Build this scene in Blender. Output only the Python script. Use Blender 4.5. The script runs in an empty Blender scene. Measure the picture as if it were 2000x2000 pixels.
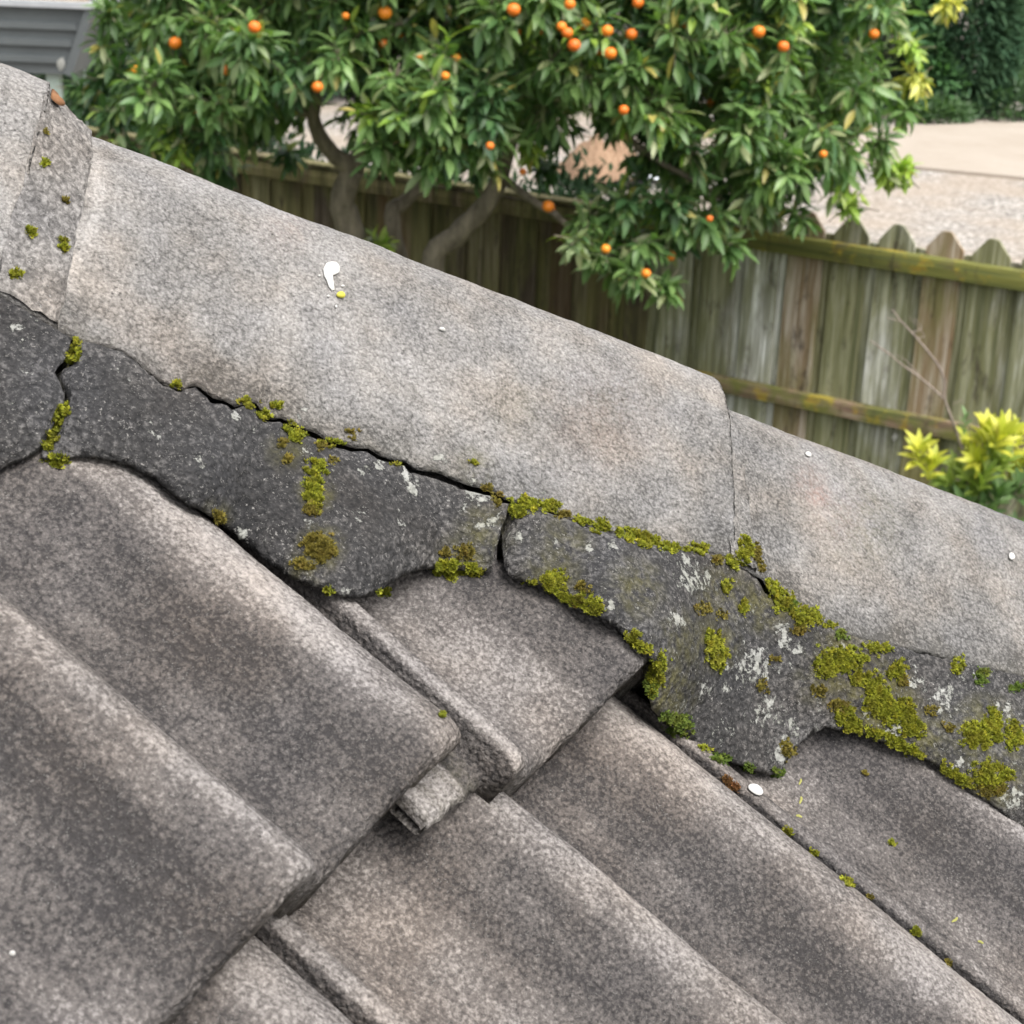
import bpy, bmesh, math, random
import numpy as np
from mathutils import Vector, Matrix, noise
from mathutils.bvhtree import BVHTree
from mathutils.geometry import delaunay_2d_cdt
random.seed(7); rng = np.random.default_rng(7)
rad = math.radians
scn = bpy.context.scene
col = scn.collection

# ------------------------------------------------------------------ camera
FPX = 3400.0                       # focal length in pixels of the 2000 px photograph
PITCH, ROLL = rad(20.5), rad(2.2)
CAM = np.array([0., 0., 3.5])
def cam_axes(p, r):
    f = np.array([0, math.cos(p), -math.sin(p)]); x = np.array([1., 0, 0]); d = np.cross(f, x)
    return np.array([math.cos(r)*x - math.sin(r)*d, math.sin(r)*x + math.cos(r)*d, f])
RC = cam_axes(PITCH, ROLL)
cd = bpy.data.cameras.new('camera'); cam = bpy.data.objects.new('camera', cd); col.objects.link(cam)
cd.sensor_width = 36; cd.lens = FPX/2000*36; cd.clip_start = .05; cd.clip_end = 600
cam.matrix_world = Matrix(((RC[0][0], -RC[1][0], -RC[2][0], 0), (RC[0][1], -RC[1][1], -RC[2][1], 0),
                           (RC[0][2], -RC[1][2], -RC[2][2], 3.5), (0, 0, 0, 1)))
cd.dof.use_dof = True; cd.dof.focus_distance = .95; cd.dof.aperture_fstop = 25
scn.camera = cam

# ------------------------------------------------------------------ overcast sky, soft sun, exposure
world = bpy.data.worlds.new('World'); scn.world = world; world.use_nodes = True
wn = world.node_tree; wn.nodes.clear()
SUN_EL, SUN_AZ = rad(60), rad(135)          # azimuth clockwise from +Y
sky = wn.nodes.new('ShaderNodeTexSky'); sky.sky_type = 'NISHITA'; sky.sun_disc = False
sky.sun_elevation = SUN_EL; sky.sun_rotation = SUN_AZ; sky.air_density = 1.0; sky.dust_density = 6.0
hs = wn.nodes.new('ShaderNodeHueSaturation'); hs.inputs['Saturation'].default_value = .22
bg = wn.nodes.new('ShaderNodeBackground'); bg.inputs['Strength'].default_value = .15
wo = wn.nodes.new('ShaderNodeOutputWorld')
wn.links.new(sky.outputs[0], hs.inputs['Color']); wn.links.new(hs.outputs[0], bg.inputs['Color']); wn.links.new(bg.outputs[0], wo.inputs[0])
sd = bpy.data.lights.new('sun', 'SUN'); sd.energy = 1.3; sd.angle = rad(45); sd.color = (1, .965, .92)
sun = bpy.data.objects.new('sun', sd); col.objects.link(sun)
sdir = Vector((math.sin(SUN_AZ)*math.cos(SUN_EL), math.cos(SUN_AZ)*math.cos(SUN_EL), math.sin(SUN_EL)))
sun.rotation_euler = sdir.to_track_quat('Z', 'Y').to_euler(); sun.location = (3, 3, 8)
vs = scn.view_settings; vs.view_transform = 'Standard'; vs.look = 'None'; vs.exposure = 1.02; vs.gamma = 1; vs.use_curve_mapping = False

# ------------------------------------------------------------------ photo pixels -> directions
def ray(x, y):
    d = np.array([x-1000., y-1000., FPX]); return RC.T @ (d/np.linalg.norm(d))
def proj(P):
    c = (np.asarray(P)-CAM) @ RC.T
    return np.stack([1000+FPX*c[..., 0]/c[..., 2], 1000+FPX*c[..., 1]/c[..., 2], c[..., 2]], -1)
def on_plane(x, y, P, n):
    r = ray(x, y); return CAM + r*(((P-CAM) @ n)/(r @ n))
def at_y(x, y, Y):
    r = ray(x, y); return CAM + r*((Y-CAM[1])/r[1])
def on_ground(x, y, z=0.):
    r = ray(x, y); return CAM + r*((z-CAM[2])/r[2])
def az_dir(a): return np.array([math.sin(a), math.cos(a), 0.])

# ------------------------------------------------------------------ object helpers
def tag(o, label=None, cat=None, group=None, kind=None):
    if label: o['label'] = label
    if cat: o['category'] = cat
    if group: o['group'] = group
    if kind: o['kind'] = kind
    return o
def empty(name, loc, label=None, cat=None, group=None):
    o = bpy.data.objects.new(name, None); o.location = loc; o.empty_display_size = .1; col.objects.link(o)
    return tag(o, label, cat, group)
def mesh(name, v, f, mat=None, smooth=True):
    me = bpy.data.meshes.new(name)
    me.from_pydata([tuple(map(float, p)) for p in v], [], [tuple(map(int, q)) for q in f]); me.update()
    if mat: me.materials.append(mat)
    if smooth: me.polygons.foreach_set('use_smooth', [True]*len(me.polygons))
    return me
def fattr(me, name, vals):
    a = me.attributes.new(name, 'FLOAT', 'POINT'); a.data.foreach_set('value', np.asarray(vals, dtype=np.float32))
def cattr(me, name, vals):
    a = me.attributes.new(name, 'FLOAT_COLOR', 'POINT')
    c = np.ones((len(vals), 4), np.float32); c[:, :3] = vals; a.data.foreach_set('color', c.ravel())
def obj(name, me, parent=None, M=None):
    o = bpy.data.objects.new(name, me); col.objects.link(o)
    M = M if M is not None else Matrix.Identity(4)
    if parent is not None:
        o.parent = parent
        # parents are plain empties / meshes whose basis equals their world matrix
        pw = parent.get('_w'); PM = Matrix.Translation(Vector(parent.location)) if pw is None else None
        o.matrix_basis = (Matrix.Translation(-Vector(parent.location)) @ M)
    else:
        o.matrix_basis = M
    return o
def frame(o, x, y, z):
    return Matrix(((x[0], y[0], z[0], o[0]), (x[1], y[1], z[1], o[1]), (x[2], y[2], z[2], o[2]), (0, 0, 0, 1)))
def T(p): return Matrix.Translation(Vector(p))
class MB:                                        # small mesh collector
    def __init__(s): s.v = []; s.f = []
    def box(s, c, hx, hy, hz, X=(1, 0, 0), Y=(0, 1, 0), Z=(0, 0, 1), taper=1.0):
        c, X, Y, Z = map(np.asarray, (c, X, Y, Z)); b = len(s.v)
        for k in (-1, 1):
            t = 1 if k < 0 else taper
            for i, j in ((-1, -1), (1, -1), (1, 1), (-1, 1)): s.v.append(c+X*hx*i*t+Y*hy*j*t+Z*hz*k)
        s.f += [(b, b+3, b+2, b+1), (b+4, b+5, b+6, b+7)] + [(b+i, b+(i+1) % 4, b+4+(i+1) % 4, b+4+i) for i in range(4)]
        return s
    def tube(s, pts, rs, n=8, wob=0.0):
        pts = [np.asarray(p, float) for p in pts]; b = len(s.v); ref = np.array([.31, .95, .1])
        for i, p in enumerate(pts):
            d = pts[min(i+1, len(pts)-1)]-pts[max(i-1, 0)]; d = d/(np.linalg.norm(d)+1e-9)
            a = np.cross(d, ref); a /= np.linalg.norm(a)+1e-9; c = np.cross(d, a)
            for k in range(n):
                t = 2*math.pi*k/n; r = rs[i]*(1+wob*random.uniform(-1, 1)); s.v.append(p+r*(math.cos(t)*a+math.sin(t)*c))
        for i in range(len(pts)-1):
            for k in range(n):
                s.f.append((b+i*n+k, b+i*n+(k+1) % n, b+(i+1)*n+(k+1) % n, b+(i+1)*n+k))
        s.f.append(tuple(b+k for k in range(n))[::-1]); e = b+(len(pts)-1)*n; s.f.append(tuple(e+k for k in range(n)))
        return s
    def mesh(s, name, mat, smooth=False): return mesh(name, s.v, s.f, mat, smooth)
def smooth_poly(pts, k=6):                       # Catmull-Rom through 3-D points
    P = [np.asarray(p, float) for p in pts]; P = [2*P[0]-P[1]]+P+[2*P[-1]-P[-2]]; out = []
    for i in range(1, len(P)-2):
        for j in range(k):
            t = j/k; a, b, c, d = P[i-1], P[i], P[i+1], P[i+2]
            out.append(.5*((2*b)+(-a+c)*t+(2*a-5*b+4*c-d)*t*t+(-a+3*b-3*c+d)*t**3))
    out.append(P[-2]); return out
def nz(x, y=0., z=0.): return noise.noise(Vector((x, y, z)))
def fbm(x, y, z, o=3): return noise.fractal(Vector((x, y, z)), 1.0, 2.0, o)

# ------------------------------------------------------------------ materials
class NT:
    def __init__(s, name):
        s.m = bpy.data.materials.new(name); s.m.use_nodes = True; s.t = s.m.node_tree; s.t.nodes.clear()
        s.out = s.n('ShaderNodeOutputMaterial'); s.p = s.n('ShaderNodeBsdfPrincipled'); s.l(s.p.outputs[0], s.out.inputs[0])
    def n(s, t, **k):
        a = s.t.nodes.new(t)
        for q, v in k.items(): setattr(a, q, v)
        return a
    def l(s, a, b): s.t.links.new(a, b)
    def setin(s, nd, key, v):
        if hasattr(v, 'is_output') or isinstance(v, bpy.types.NodeSocket): s.l(v, nd.inputs[key])
        else: nd.inputs[key].default_value = v
    def coord(s, kind='Object', rnd=True):
        tc = s.n('ShaderNodeTexCoord'); o = tc.outputs[kind]
        if rnd:
            oi = s.n('ShaderNodeObjectInfo'); ad = s.n('ShaderNodeVectorMath', operation='ADD')
            mu = s.n('ShaderNodeVectorMath', operation='SCALE'); cb = s.n('ShaderNodeCombineXYZ')
            for i in range(3): s.l(oi.outputs['Random'], cb.inputs[i])
            s.l(cb.outputs[0], mu.inputs[0]); mu.inputs['Scale'].default_value = 17.
            s.l(o, ad.inputs[0]); s.l(mu.outputs[0], ad.inputs[1]); o = ad.outputs[0]
        return o
    def noise(s, vec, scale, detail=3, rough=.55, dist=0., sc3=None):
        if sc3 is not None:
            mp = s.n('ShaderNodeMapping'); mp.inputs['Scale'].default_value = sc3; s.l(vec, mp.inputs[0]); vec = mp.outputs[0]
        a = s.n('ShaderNodeTexNoise'); s.l(vec, a.inputs['Vector'])
        a.inputs['Scale'].default_value = scale; a.inputs['Detail'].default_value = detail; a.inputs['Roughness'].default_value = rough; a.inputs['Distortion'].default_value = dist
        return a.outputs[0]
    def voro(s, vec, scale, feat='F1'):
        a = s.n('ShaderNodeTexVoronoi', feature=feat); s.l(vec, a.inputs['Vector']); a.inputs['Scale'].default_value = scale
        return a.outputs['Distance'], a.outputs.get('Color')
    def ramp(s, f, stops):
        a = s.n('ShaderNodeValToRGB'); s.l(f, a.inputs[0]); e = a.color_ramp.elements
        while len(e) < len(stops): e.new(.5)
        for q, (p, c) in zip(e, stops):
            q.position = p; q.color = (c, c, c, 1) if isinstance(c, (int, float)) else (*c, 1)
        return a.outputs[0]
    def mix(s, f, a, b, mode='MIX'):
        m = s.n('ShaderNodeMix', data_type='RGBA', blend_type=mode)
        s.setin(m, 0, f)
        for i, v in ((6, a), (7, b)):
            if isinstance(v, bpy.types.NodeSocket): s.l(v, m.inputs[i])
            else: m.inputs[i].default_value = (*v, 1)
        return m.outputs[2]
    def math(s, op, a, b=0., c=None, clamp=False):
        m = s.n('ShaderNodeMath', operation=op, use_clamp=clamp); s.setin(m, 0, a); s.setin(m, 1, b)
        if c is not None: s.setin(m, 2, c)
        return m.outputs[0]
    def attr(s, name, what='Fac'):
        a = s.n('ShaderNodeAttribute', attribute_name=name); return a.outputs[what]
    def bump(s, h, dist, strength=1., prev=None):
        b = s.n('ShaderNodeBump'); s.l(h, b.inputs['Height']); b.inputs['Distance'].default_value = dist; b.inputs['Strength'].default_value = strength
        if prev is not None: s.l(prev, b.inputs['Normal'])
        return b.outputs[0]
    def done(s, colr, rough=.85, normal=None, spec=.3):
        if isinstance(colr, bpy.types.NodeSocket): s.l(colr, s.p.inputs['Base Color'])
        else: s.p.inputs['Base Color'].default_value = (*colr, 1)
        s.setin(s.p, 'Roughness', rough); s.p.inputs['Specular IOR Level'].default_value = spec
        if normal is not None: s.l(normal, s.p.inputs['Normal'])
        return s.m

def mat_concrete(name, c_dark, c_mid, c_light, wear_amt=.5, blotch=5., grain=330., fleck=.55, rnd=True, b_amt=.8, streak=None):
    """weathered sand-faced concrete: attributes wear (paler, rubbed), grime (dark lichen film, and shade painted into cracks and joints), crust (white lichen), rust (warm tint)"""
    N = NT(name); c = N.coord('Object', rnd)
    b1 = N.noise(c, blotch, 5, .6, .3); b2 = N.noise(c, blotch*5.3, 4, .6); g = N.noise(c, grain, 2, .7); g2 = N.noise(c, grain*.42, 2, .6)
    k = lambda src, amt, acc: N.math('MULTIPLY_ADD', N.math('SUBTRACT', src, .5), amt, acc)
    f = k(b1, b_amt*1.5, .46); f = k(b2, b_amt*.7, f); f = k(g, 1.15, f); f = k(g2, .16, f)
    cd_, cc_ = N.voro(c, grain*.60); sepc = N.n('ShaderNodeSeparateColor'); N.l(cc_, sepc.inputs[0]); f = k(sepc.outputs[0], .15, f)
    f = N.math('SUBTRACT', f, N.math('MULTIPLY', N.ramp(cd_, [(.30, 0.), (.72, 1.)]), .20)); f = N.math('ADD', f, .03)
    if streak: f = k(N.noise(c, 1., 4, .6, .2, streak), .75, f)
    if rnd: f = k(N.n('ShaderNodeObjectInfo').outputs['Random'], .10, f)
    f = N.math('MULTIPLY_ADD', N.attr('wear'), wear_amt, f); f = N.math('MULTIPLY_ADD', N.attr('grime_shade'), -.21, f)
    base = N.ramp(f, [(.02, c_dark), (.46, c_mid), (1., c_light)])
    # warm / cool tinting of the stain film
    t = N.noise(c, blotch*1.7, 3, .5); base = N.mix(N.ramp(t, [(.4, 0.), (.68, .35)]), base, (.34, .27, .22), 'MULTIPLY') if False else base
    tint = N.ramp(t, [(.32, (.96, .98, 1.02)), (.5, (1, 1, 1)), (.68, (1.05, .995, .94))]); base = N.mix(1., base, tint, 'MULTIPLY')
    # exposed sand grains, pale
    fl = N.ramp(N.noise(c, grain*1.25, 3, .75), [(.585, 0.), (.645, 1.)]); pick = N.noise(c, grain*.16, 2, .6)
    fl = N.math('MULTIPLY', fl, N.ramp(pick, [(.38, .15), (.62, 1.)])); fl = N.math('MULTIPLY', fl, fleck)
    base = N.mix(fl, base, (.40, .385, .365))
    # dark pits
    pd, _ = N.voro(c, grain*.45); pit = N.math('MULTIPLY', N.ramp(pd, [(.10, 1.), (.24, 0.)]), N.ramp(N.noise(c, grain*.11, 1), [(.55, 0.), (.68, .6)]))
    base = N.mix(pit, base, (.045, .042, .04))
    # rust / pink tint
    base = N.mix(N.math('MULTIPLY', N.attr('rust'), N.ramp(g2, [(.35, .2), (.65, .8)])), base, (.26, .15, .12))
    # white crust lichen with its own ragged shape
    cr = N.math('ADD', N.attr('crust'), N.math('MULTIPLY_ADD', N.noise(c, 190, 5, .75), 2.6, -1.3)); cr = N.ramp(cr, [(.50, 0.), (.60, 1.)])
    base = N.mix(N.math('MULTIPLY', cr, .72), base, N.mix(N.noise(c, 60, 2), (.23, .235, .19), (.42, .42, .41)))
    # green algae film
    al = N.math('MULTIPLY', N.attr('algae'), N.ramp(N.noise(c, 120, 4, .7), [(.38, 0.), (.62, 1.)])); base = N.mix(N.math('MULTIPLY', al, .8), base, (.115, .105, .022))
    h = N.math('ADD', N.math('MULTIPLY', g, .6), N.math('MULTIPLY', g2, .7)); h = N.math('SUBTRACT', h, N.math('MULTIPLY', cd_, .7)); h = N.math('ADD', h, N.math('MULTIPLY', fl, .5)); h = N.math('SUBTRACT', h, N.math('MULTIPLY', pit, .6))
    h = N.math('ADD', h, N.math('MULTIPLY', cr, .5))
    nb = N.bump(h, .0020, 1.); nb = N.bump(N.noise(c, 70, 4, .65), .002, .5, nb)
    return N.done(base, .88, nb, .25)

M_tile = mat_concrete('tile_concrete', (.031, .0285, .0282), (.108, .097, .0905), (.32, .296, .278), .40, 6., 600., .34, True, .62, (70., 5., 70.))
M_cap = mat_concrete('ridge_cap_concrete', (.060, .0575, .0545), (.188, .179, .169), (.36, .345, .328), .18, 13., 640., .34, True, .68)
M_mortar = mat_concrete('bedding_mortar', (.011, .011, .0115), (.033, .0318, .0318), (.16, .152, .146), .40, 9., 480., .62, False, .45)
M_point = mat_concrete('pointing_mortar', (.035, .033, .032), (.125, .117, .110), (.33, .312, .295), .5, 9., 480., .7, True, .6)

def mat_dark():
    N = NT('roof_underlay_felt'); c = N.coord(); return N.done(N.ramp(N.noise(c, 30, 4), [(.3, (.012, .012, .011)), (.7, (.03, .028, .025))]), .95, None, .1)
M_dark = mat_dark()

def mat_moss():
    N = NT('moss_cushion'); c = N.coord('Object', False); base = N.attr('tint', 'Color')
    base = N.mix(N.ramp(N.noise(c, 90, 3), [(.45, .0), (.75, .5)]), base, (.15, .12, .02))
    N.p.inputs['Subsurface Weight'].default_value = 0.
    m = N.done(base, .75, None, .2)
    tr = N.n('ShaderNodeBsdfTranslucent'); N.l(base, tr.inputs[0]); mx = N.n('ShaderNodeMixShader'); mx.inputs[0].default_value = .25
    N.l(N.p.outputs[0], mx.inputs[1]); N.l(tr.outputs[0], mx.inputs[2]); N.l(mx.outputs[0], N.out.inputs[0]); return m
M_moss = mat_moss()

def mat_leaf(name, rough=.36, trans=.22, spec=.5):
    N = NT(name); base = N.attr('tint', 'Color'); c = N.coord('Object', False)
    base = N.mix(N.ramp(N.noise(c, 14, 3), [(.3, 0.), (.75, .45)]), base, N.mix(1., base, (.55, .62, .6), 'MULTIPLY'))
    m = N.done(base, rough, None, spec)
    tr = N.n('ShaderNodeBsdfTranslucent'); N.l(N.mix(1., base, (1.1, 1.25, .55), 'MULTIPLY'), tr.inputs[0]); mx = N.n('ShaderNodeMixShader'); mx.inputs[0].default_value = trans
    N.l(N.p.outputs[0], mx.inputs[1]); N.l(tr.outputs[0], mx.inputs[2]); N.l(mx.outputs[0], N.out.inputs[0]); return m
M_leaf = mat_leaf('citrus_leaf', .40, .34); M_leaf2 = mat_leaf('shrub_leaf', .5, .3); M_needle = mat_leaf('conifer_foliage', .7, .15, .1)

def mat_bark(name, a, b, sc=18.):
    N = NT(name); c = N.coord('Object', False); n1 = N.noise(c, sc, 5, .65, .5, (1, 1, .3)); n2 = N.noise(c, sc*5, 3)
    cl = N.mix(N.ramp(n2, [(.4, 0.), (.7, .35)]), N.ramp(n1, [(.3, a), (.7, b)]), (.11, .12, .06))
    return N.done(cl, .9, N.bump(n1, .006, .8), .2)
M_bark = mat_bark('citrus_bark', (.12, .10, .078), (.36, .305, .235)); M_twig = mat_bark('dry_twig', (.19, .15, .13), (.38, .31, .27), 40.)

def mat_wood(name, greys, moss=.5, warm=.3, ax='z'):
    N = NT(name); c = N.coord('Object', True); oi = N.n('ShaderNodeObjectInfo').outputs['Random']
    pz = lambda a, b: (a, a, b) if ax == 'z' else (b, a, a)
    g = N.noise(c, 16, 5, .65, .4, pz(1.5, .07)); g2 = N.noise(c, 90, 3, .6, .2, pz(1, .04)); bl = N.noise(c, 3.2, 4, .6, .3, pz(1.6, .5) if ax == 'z' else (1.6, 1.6, 2.))
    base = N.ramp(N.math('MULTIPLY_ADD', g2, .4, N.math('MULTIPLY', g, .75)), [(.42, greys[0]), (.57, greys[1]), (.70, greys[2])])
    o2 = N.math('FRACT', N.math('MULTIPLY', oi, 7.31)); o3 = N.math('FRACT', N.math('MULTIPLY', oi, 23.7))
    base = N.mix(1., base, N.ramp(o2, [(0., (.60, .60, .56)), (.5, (1., .98, .93)), (1., (1.45, 1.46, 1.45))]), 'MULTIPLY')
    rw = N.ramp(oi, [(.0, .6), (.10, .0), (.66, .02), (.74, 1.), (.84, .1), (1., .1)]); base = N.mix(N.math('MULTIPLY', rw, warm), base, (.36, .185, .055))
    mo = N.math('ADD', bl, N.math('MULTIPLY_ADD', o3, .30, -.15)); mo = N.math('ADD', mo, N.attr('wet'))
    base = N.mix(N.math('MULTIPLY', N.ramp(mo, [(.44, 0.), (.66, 1.)]), moss), base, N.ramp(g, [(.35, (.10, .115, .04)), (.7, (.24, .235, .06))]))
    dk = N.ramp(N.noise(c, 6, 4, .7, .2, (2, 2, .6)), [(.57, 0.), (.70, .8)]); base = N.mix(dk, base, (.05, .038, .032))
    if ax == 'x' : base = N.mix(N.ramp(N.noise(c, 5.5, 4, .65), [(.53, 0.), (.62, .75)]), base, N.ramp(g2, [(.4, (.32, .20, .03)), (.6, (.40, .34, .05))]))
    return N.done(base, .9, N.bump(N.math('ADD', g, g2), .004, .6), .15)
M_paling = mat_wood('weathered_paling', ((.115, .112, .09), (.31, .305, .27), (.74, .745, .73)), .66, .5)
M_rail = mat_wood('mossy_rail', ((.08, .055, .045), (.19, .13, .09), (.33, .28, .21)), .95, .2, 'x')

def mat_simple(name, a, b, sc, rough=.9, bump=0., bd=.01, spec=.25, detail=4):
    N = NT(name); c = N.coord('Object', False); n1 = N.noise(c, sc, detail, .6); n1 = N.math('ADD', N.math('MULTIPLY', n1, .7), N.math('MULTIPLY', N.noise(c, sc*11, 4, .7), .3))
    return N.done(N.ramp(n1, [(.3, a), (.7, b)]), rough, N.bump(n1, bd, bump) if bump else None, spec)
M_ground = mat_simple('garden_soil', (.030, .034, .018), (.075, .085, .038), 3., .95, .6, .03)
M_road = mat_simple('concrete_drive', (.30, .255, .205), (.38, .335, .285), .7, .9, .2, .01)
def mat_gravel():
    N = NT('pale_gravel'); c = N.coord('Object', False); d, cc = N.voro(c, 24.); bl = N.noise(c, .6, 3)
    sep = N.n('ShaderNodeSeparateColor'); N.l(cc, sep.inputs[0])
    st = N.ramp(sep.outputs[0], [(.0, (.13, .125, .115)), (.35, (.30, .28, .255)), (.7, (.44, .41, .375)), (1., (.56, .53, .49))])
    st = N.mix(N.ramp(d, [(.35, 0.), (.62, .55)]), st, (.12, .105, .09)); st = N.mix(N.ramp(bl, [(.4, 0.), (.62, .6)]), st, (.33, .27, .21)); st = N.mix(N.ramp(N.noise(c, 9., 3, .7), [(.55, 0.), (.7, .5)]), st, (.16, .13, .10))
    return N.done(st, .9, N.bump(N.math('SUBTRACT', 1., d), .01, .5), .2)
M_gravel = mat_gravel()
def mat_orange():
    N = NT('orange_peel'); c = N.coord('Object', True); n1 = N.noise(c, 14, 2); v, _ = N.voro(c, 420.)
    oi = N.n('ShaderNodeObjectInfo').outputs['Random']; base = N.ramp(oi, [(0., (.72, .12, .012)), (.6, (.85, .22, .015)), (1., (.9, .33, .02))])
    base = N.mix(N.ramp(n1, [(.4, 0.), (.8, .3)]), base, (.9, .42, .05)); return N.done(base, .42, N.bump(v, .0006, .5), .5)
M_orange = mat_orange()
M_steel = mat_simple('grey_painted_steel', (.075, .085, .088), (.11, .122, .125), 2.2, .5, .1, .003, .45)
M_rim = mat_simple('worn_steel_rim', (.30, .315, .33), (.45, .465, .48), 3., .45, 0, 0, .5)
M_green = mat_simple('pale_green_paint', (.22, .27, .24), (.30, .36, .32), 4., .6)
M_rubble = mat_simple('brown_rubble', (.10, .075, .05), (.36, .30, .23), 7., .95, .6, .03)
M_chip = mat_simple('tan_wood_chips', (.20, .12, .07), (.44, .30, .20), 30., .9, 1., .03)
M_black = mat_simple('black_plastic', (.008, .008, .009), (.02, .02, .022), 6., .5)
M_white = mat_simple('white_petal', (.42, .41, .385), (.56, .55, .53), 160., .6)
M_plastic = mat_simple('pale_plastic_sheet', (.55, .60, .66), (.78, .80, .84), 5., .4, .4, .02)
M_yellow = mat_simple('yellow_stain', (.40, .37, .05), (.55, .50, .08), 80., .6)
M_lichen = mat_simple('yellow_grey_lichen', (.20, .20, .06), (.32, .31, .10), 300., .9)
M_dead = mat_simple('dead_leaf', (.12, .055, .025), (.26, .13, .06), 90., .8)
M_wall = mat_simple('cream_render', (.50, .47, .40), (.58, .55, .48), 8., .9, .2, .003)

# ================================================================== THE ROOF
RP = rad(29); AZ = rad(24.5)
U = az_dir(AZ); VH = az_dir(AZ-math.pi/2); V = VH*math.cos(RP)+np.array([0, 0, math.sin(RP)]); Nn = np.cross(U, V)
P0 = np.array([-0.04163345, 0.69978398, 3.08571718])
Hh = U-VH-np.array([0, 0, math.tan(RP)]); Hh /= np.linalg.norm(Hh)
S_ = np.array([Hh[1], -Hh[0], 0]); S_ /= np.linalg.norm(S_); Z_ = np.cross(S_, Hh); Z_ = Z_ if Z_[2] > 0 else -Z_
Hh = Hh+.03*S_-.055*Z_; Hh /= np.linalg.norm(Hh)
S_ = np.array([Hh[1], -Hh[0], 0]); S_ /= np.linalg.norm(S_); Z_ = np.cross(S_, Hh); Z_ = Z_ if Z_[2] > 0 else -Z_
def hsz(h, s, z): return P0+h*Hh+s*S_+z*Z_
def sec(P): Q = np.asarray(P)-P0; return np.array([Q @ Hh, Q @ S_, Q @ Z_])
BETA = rad(60); TOE = (-.1013, .0606)
Md = -math.cos(BETA)*S_+math.sin(BETA)*Z_; Mn = np.cross(Hh, Md); Mn = Mn if Mn @ S_ > 0 else -Mn
MP = P0+TOE[0]*S_+TOE[1]*Z_+.006*Mn
def mortar_hit(x, y): return on_plane(x, y, MP, Mn)
APEX_S = -.255

roof = empty('tiled_roof', tuple(P0), 'old grey concrete tiled hip roof with cracked mossy mortar under its caps', 'roof')
W, TL, EXPO, STEP = .294, .42, .345, .037

# tile cross profile: interlock flange, strip, trough, roll, trough, roll
PROF = [(-.043, .003), (-.041, .0052), (-.036, .0052), (-.033, .0042), (-.024, .0042), (-.021, .0054), (-.015, .0054), (-.011, .0042), (.002, .0040),
        (.0035, .008), (.0045, .0175), (.006, .0200), (.0145, .0200), (.0175, .0175), (.022, .008), (.028, .003), (.048, 0), (.062, .0006), (.075, .003), (.089, .0085), (.103, .0155),
        (.117, .0225), (.129, .0275), (.140, .030), (.148, .0295), (.155, .025), (.162, .017), (.169, .009), (.177, .0045), (.187, .003), (.198, .0045),
        (.211, .0095), (.226, .0165), (.239, .0225), (.251, .0270), (.261, .029), (.270, .0288), (.279, .0268), (.2855, .0238), (.2885, .0210), (.289, .0160)]
PROF = [(u_+(.006 if .088 < u_ < .163 else .003 if .07 < u_ < .19 else 0), w_) for u_, w_ in PROF]
def prof(u):
    xs = [p[0] for p in PROF]; return float(np.interp(u, xs, [p[1] for p in PROF]))
def prof_smooth(u):
    return (prof(u-.002)+2*prof(u)+prof(u+.002))/4 if u > .02 and u < .284 else prof(u)
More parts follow.
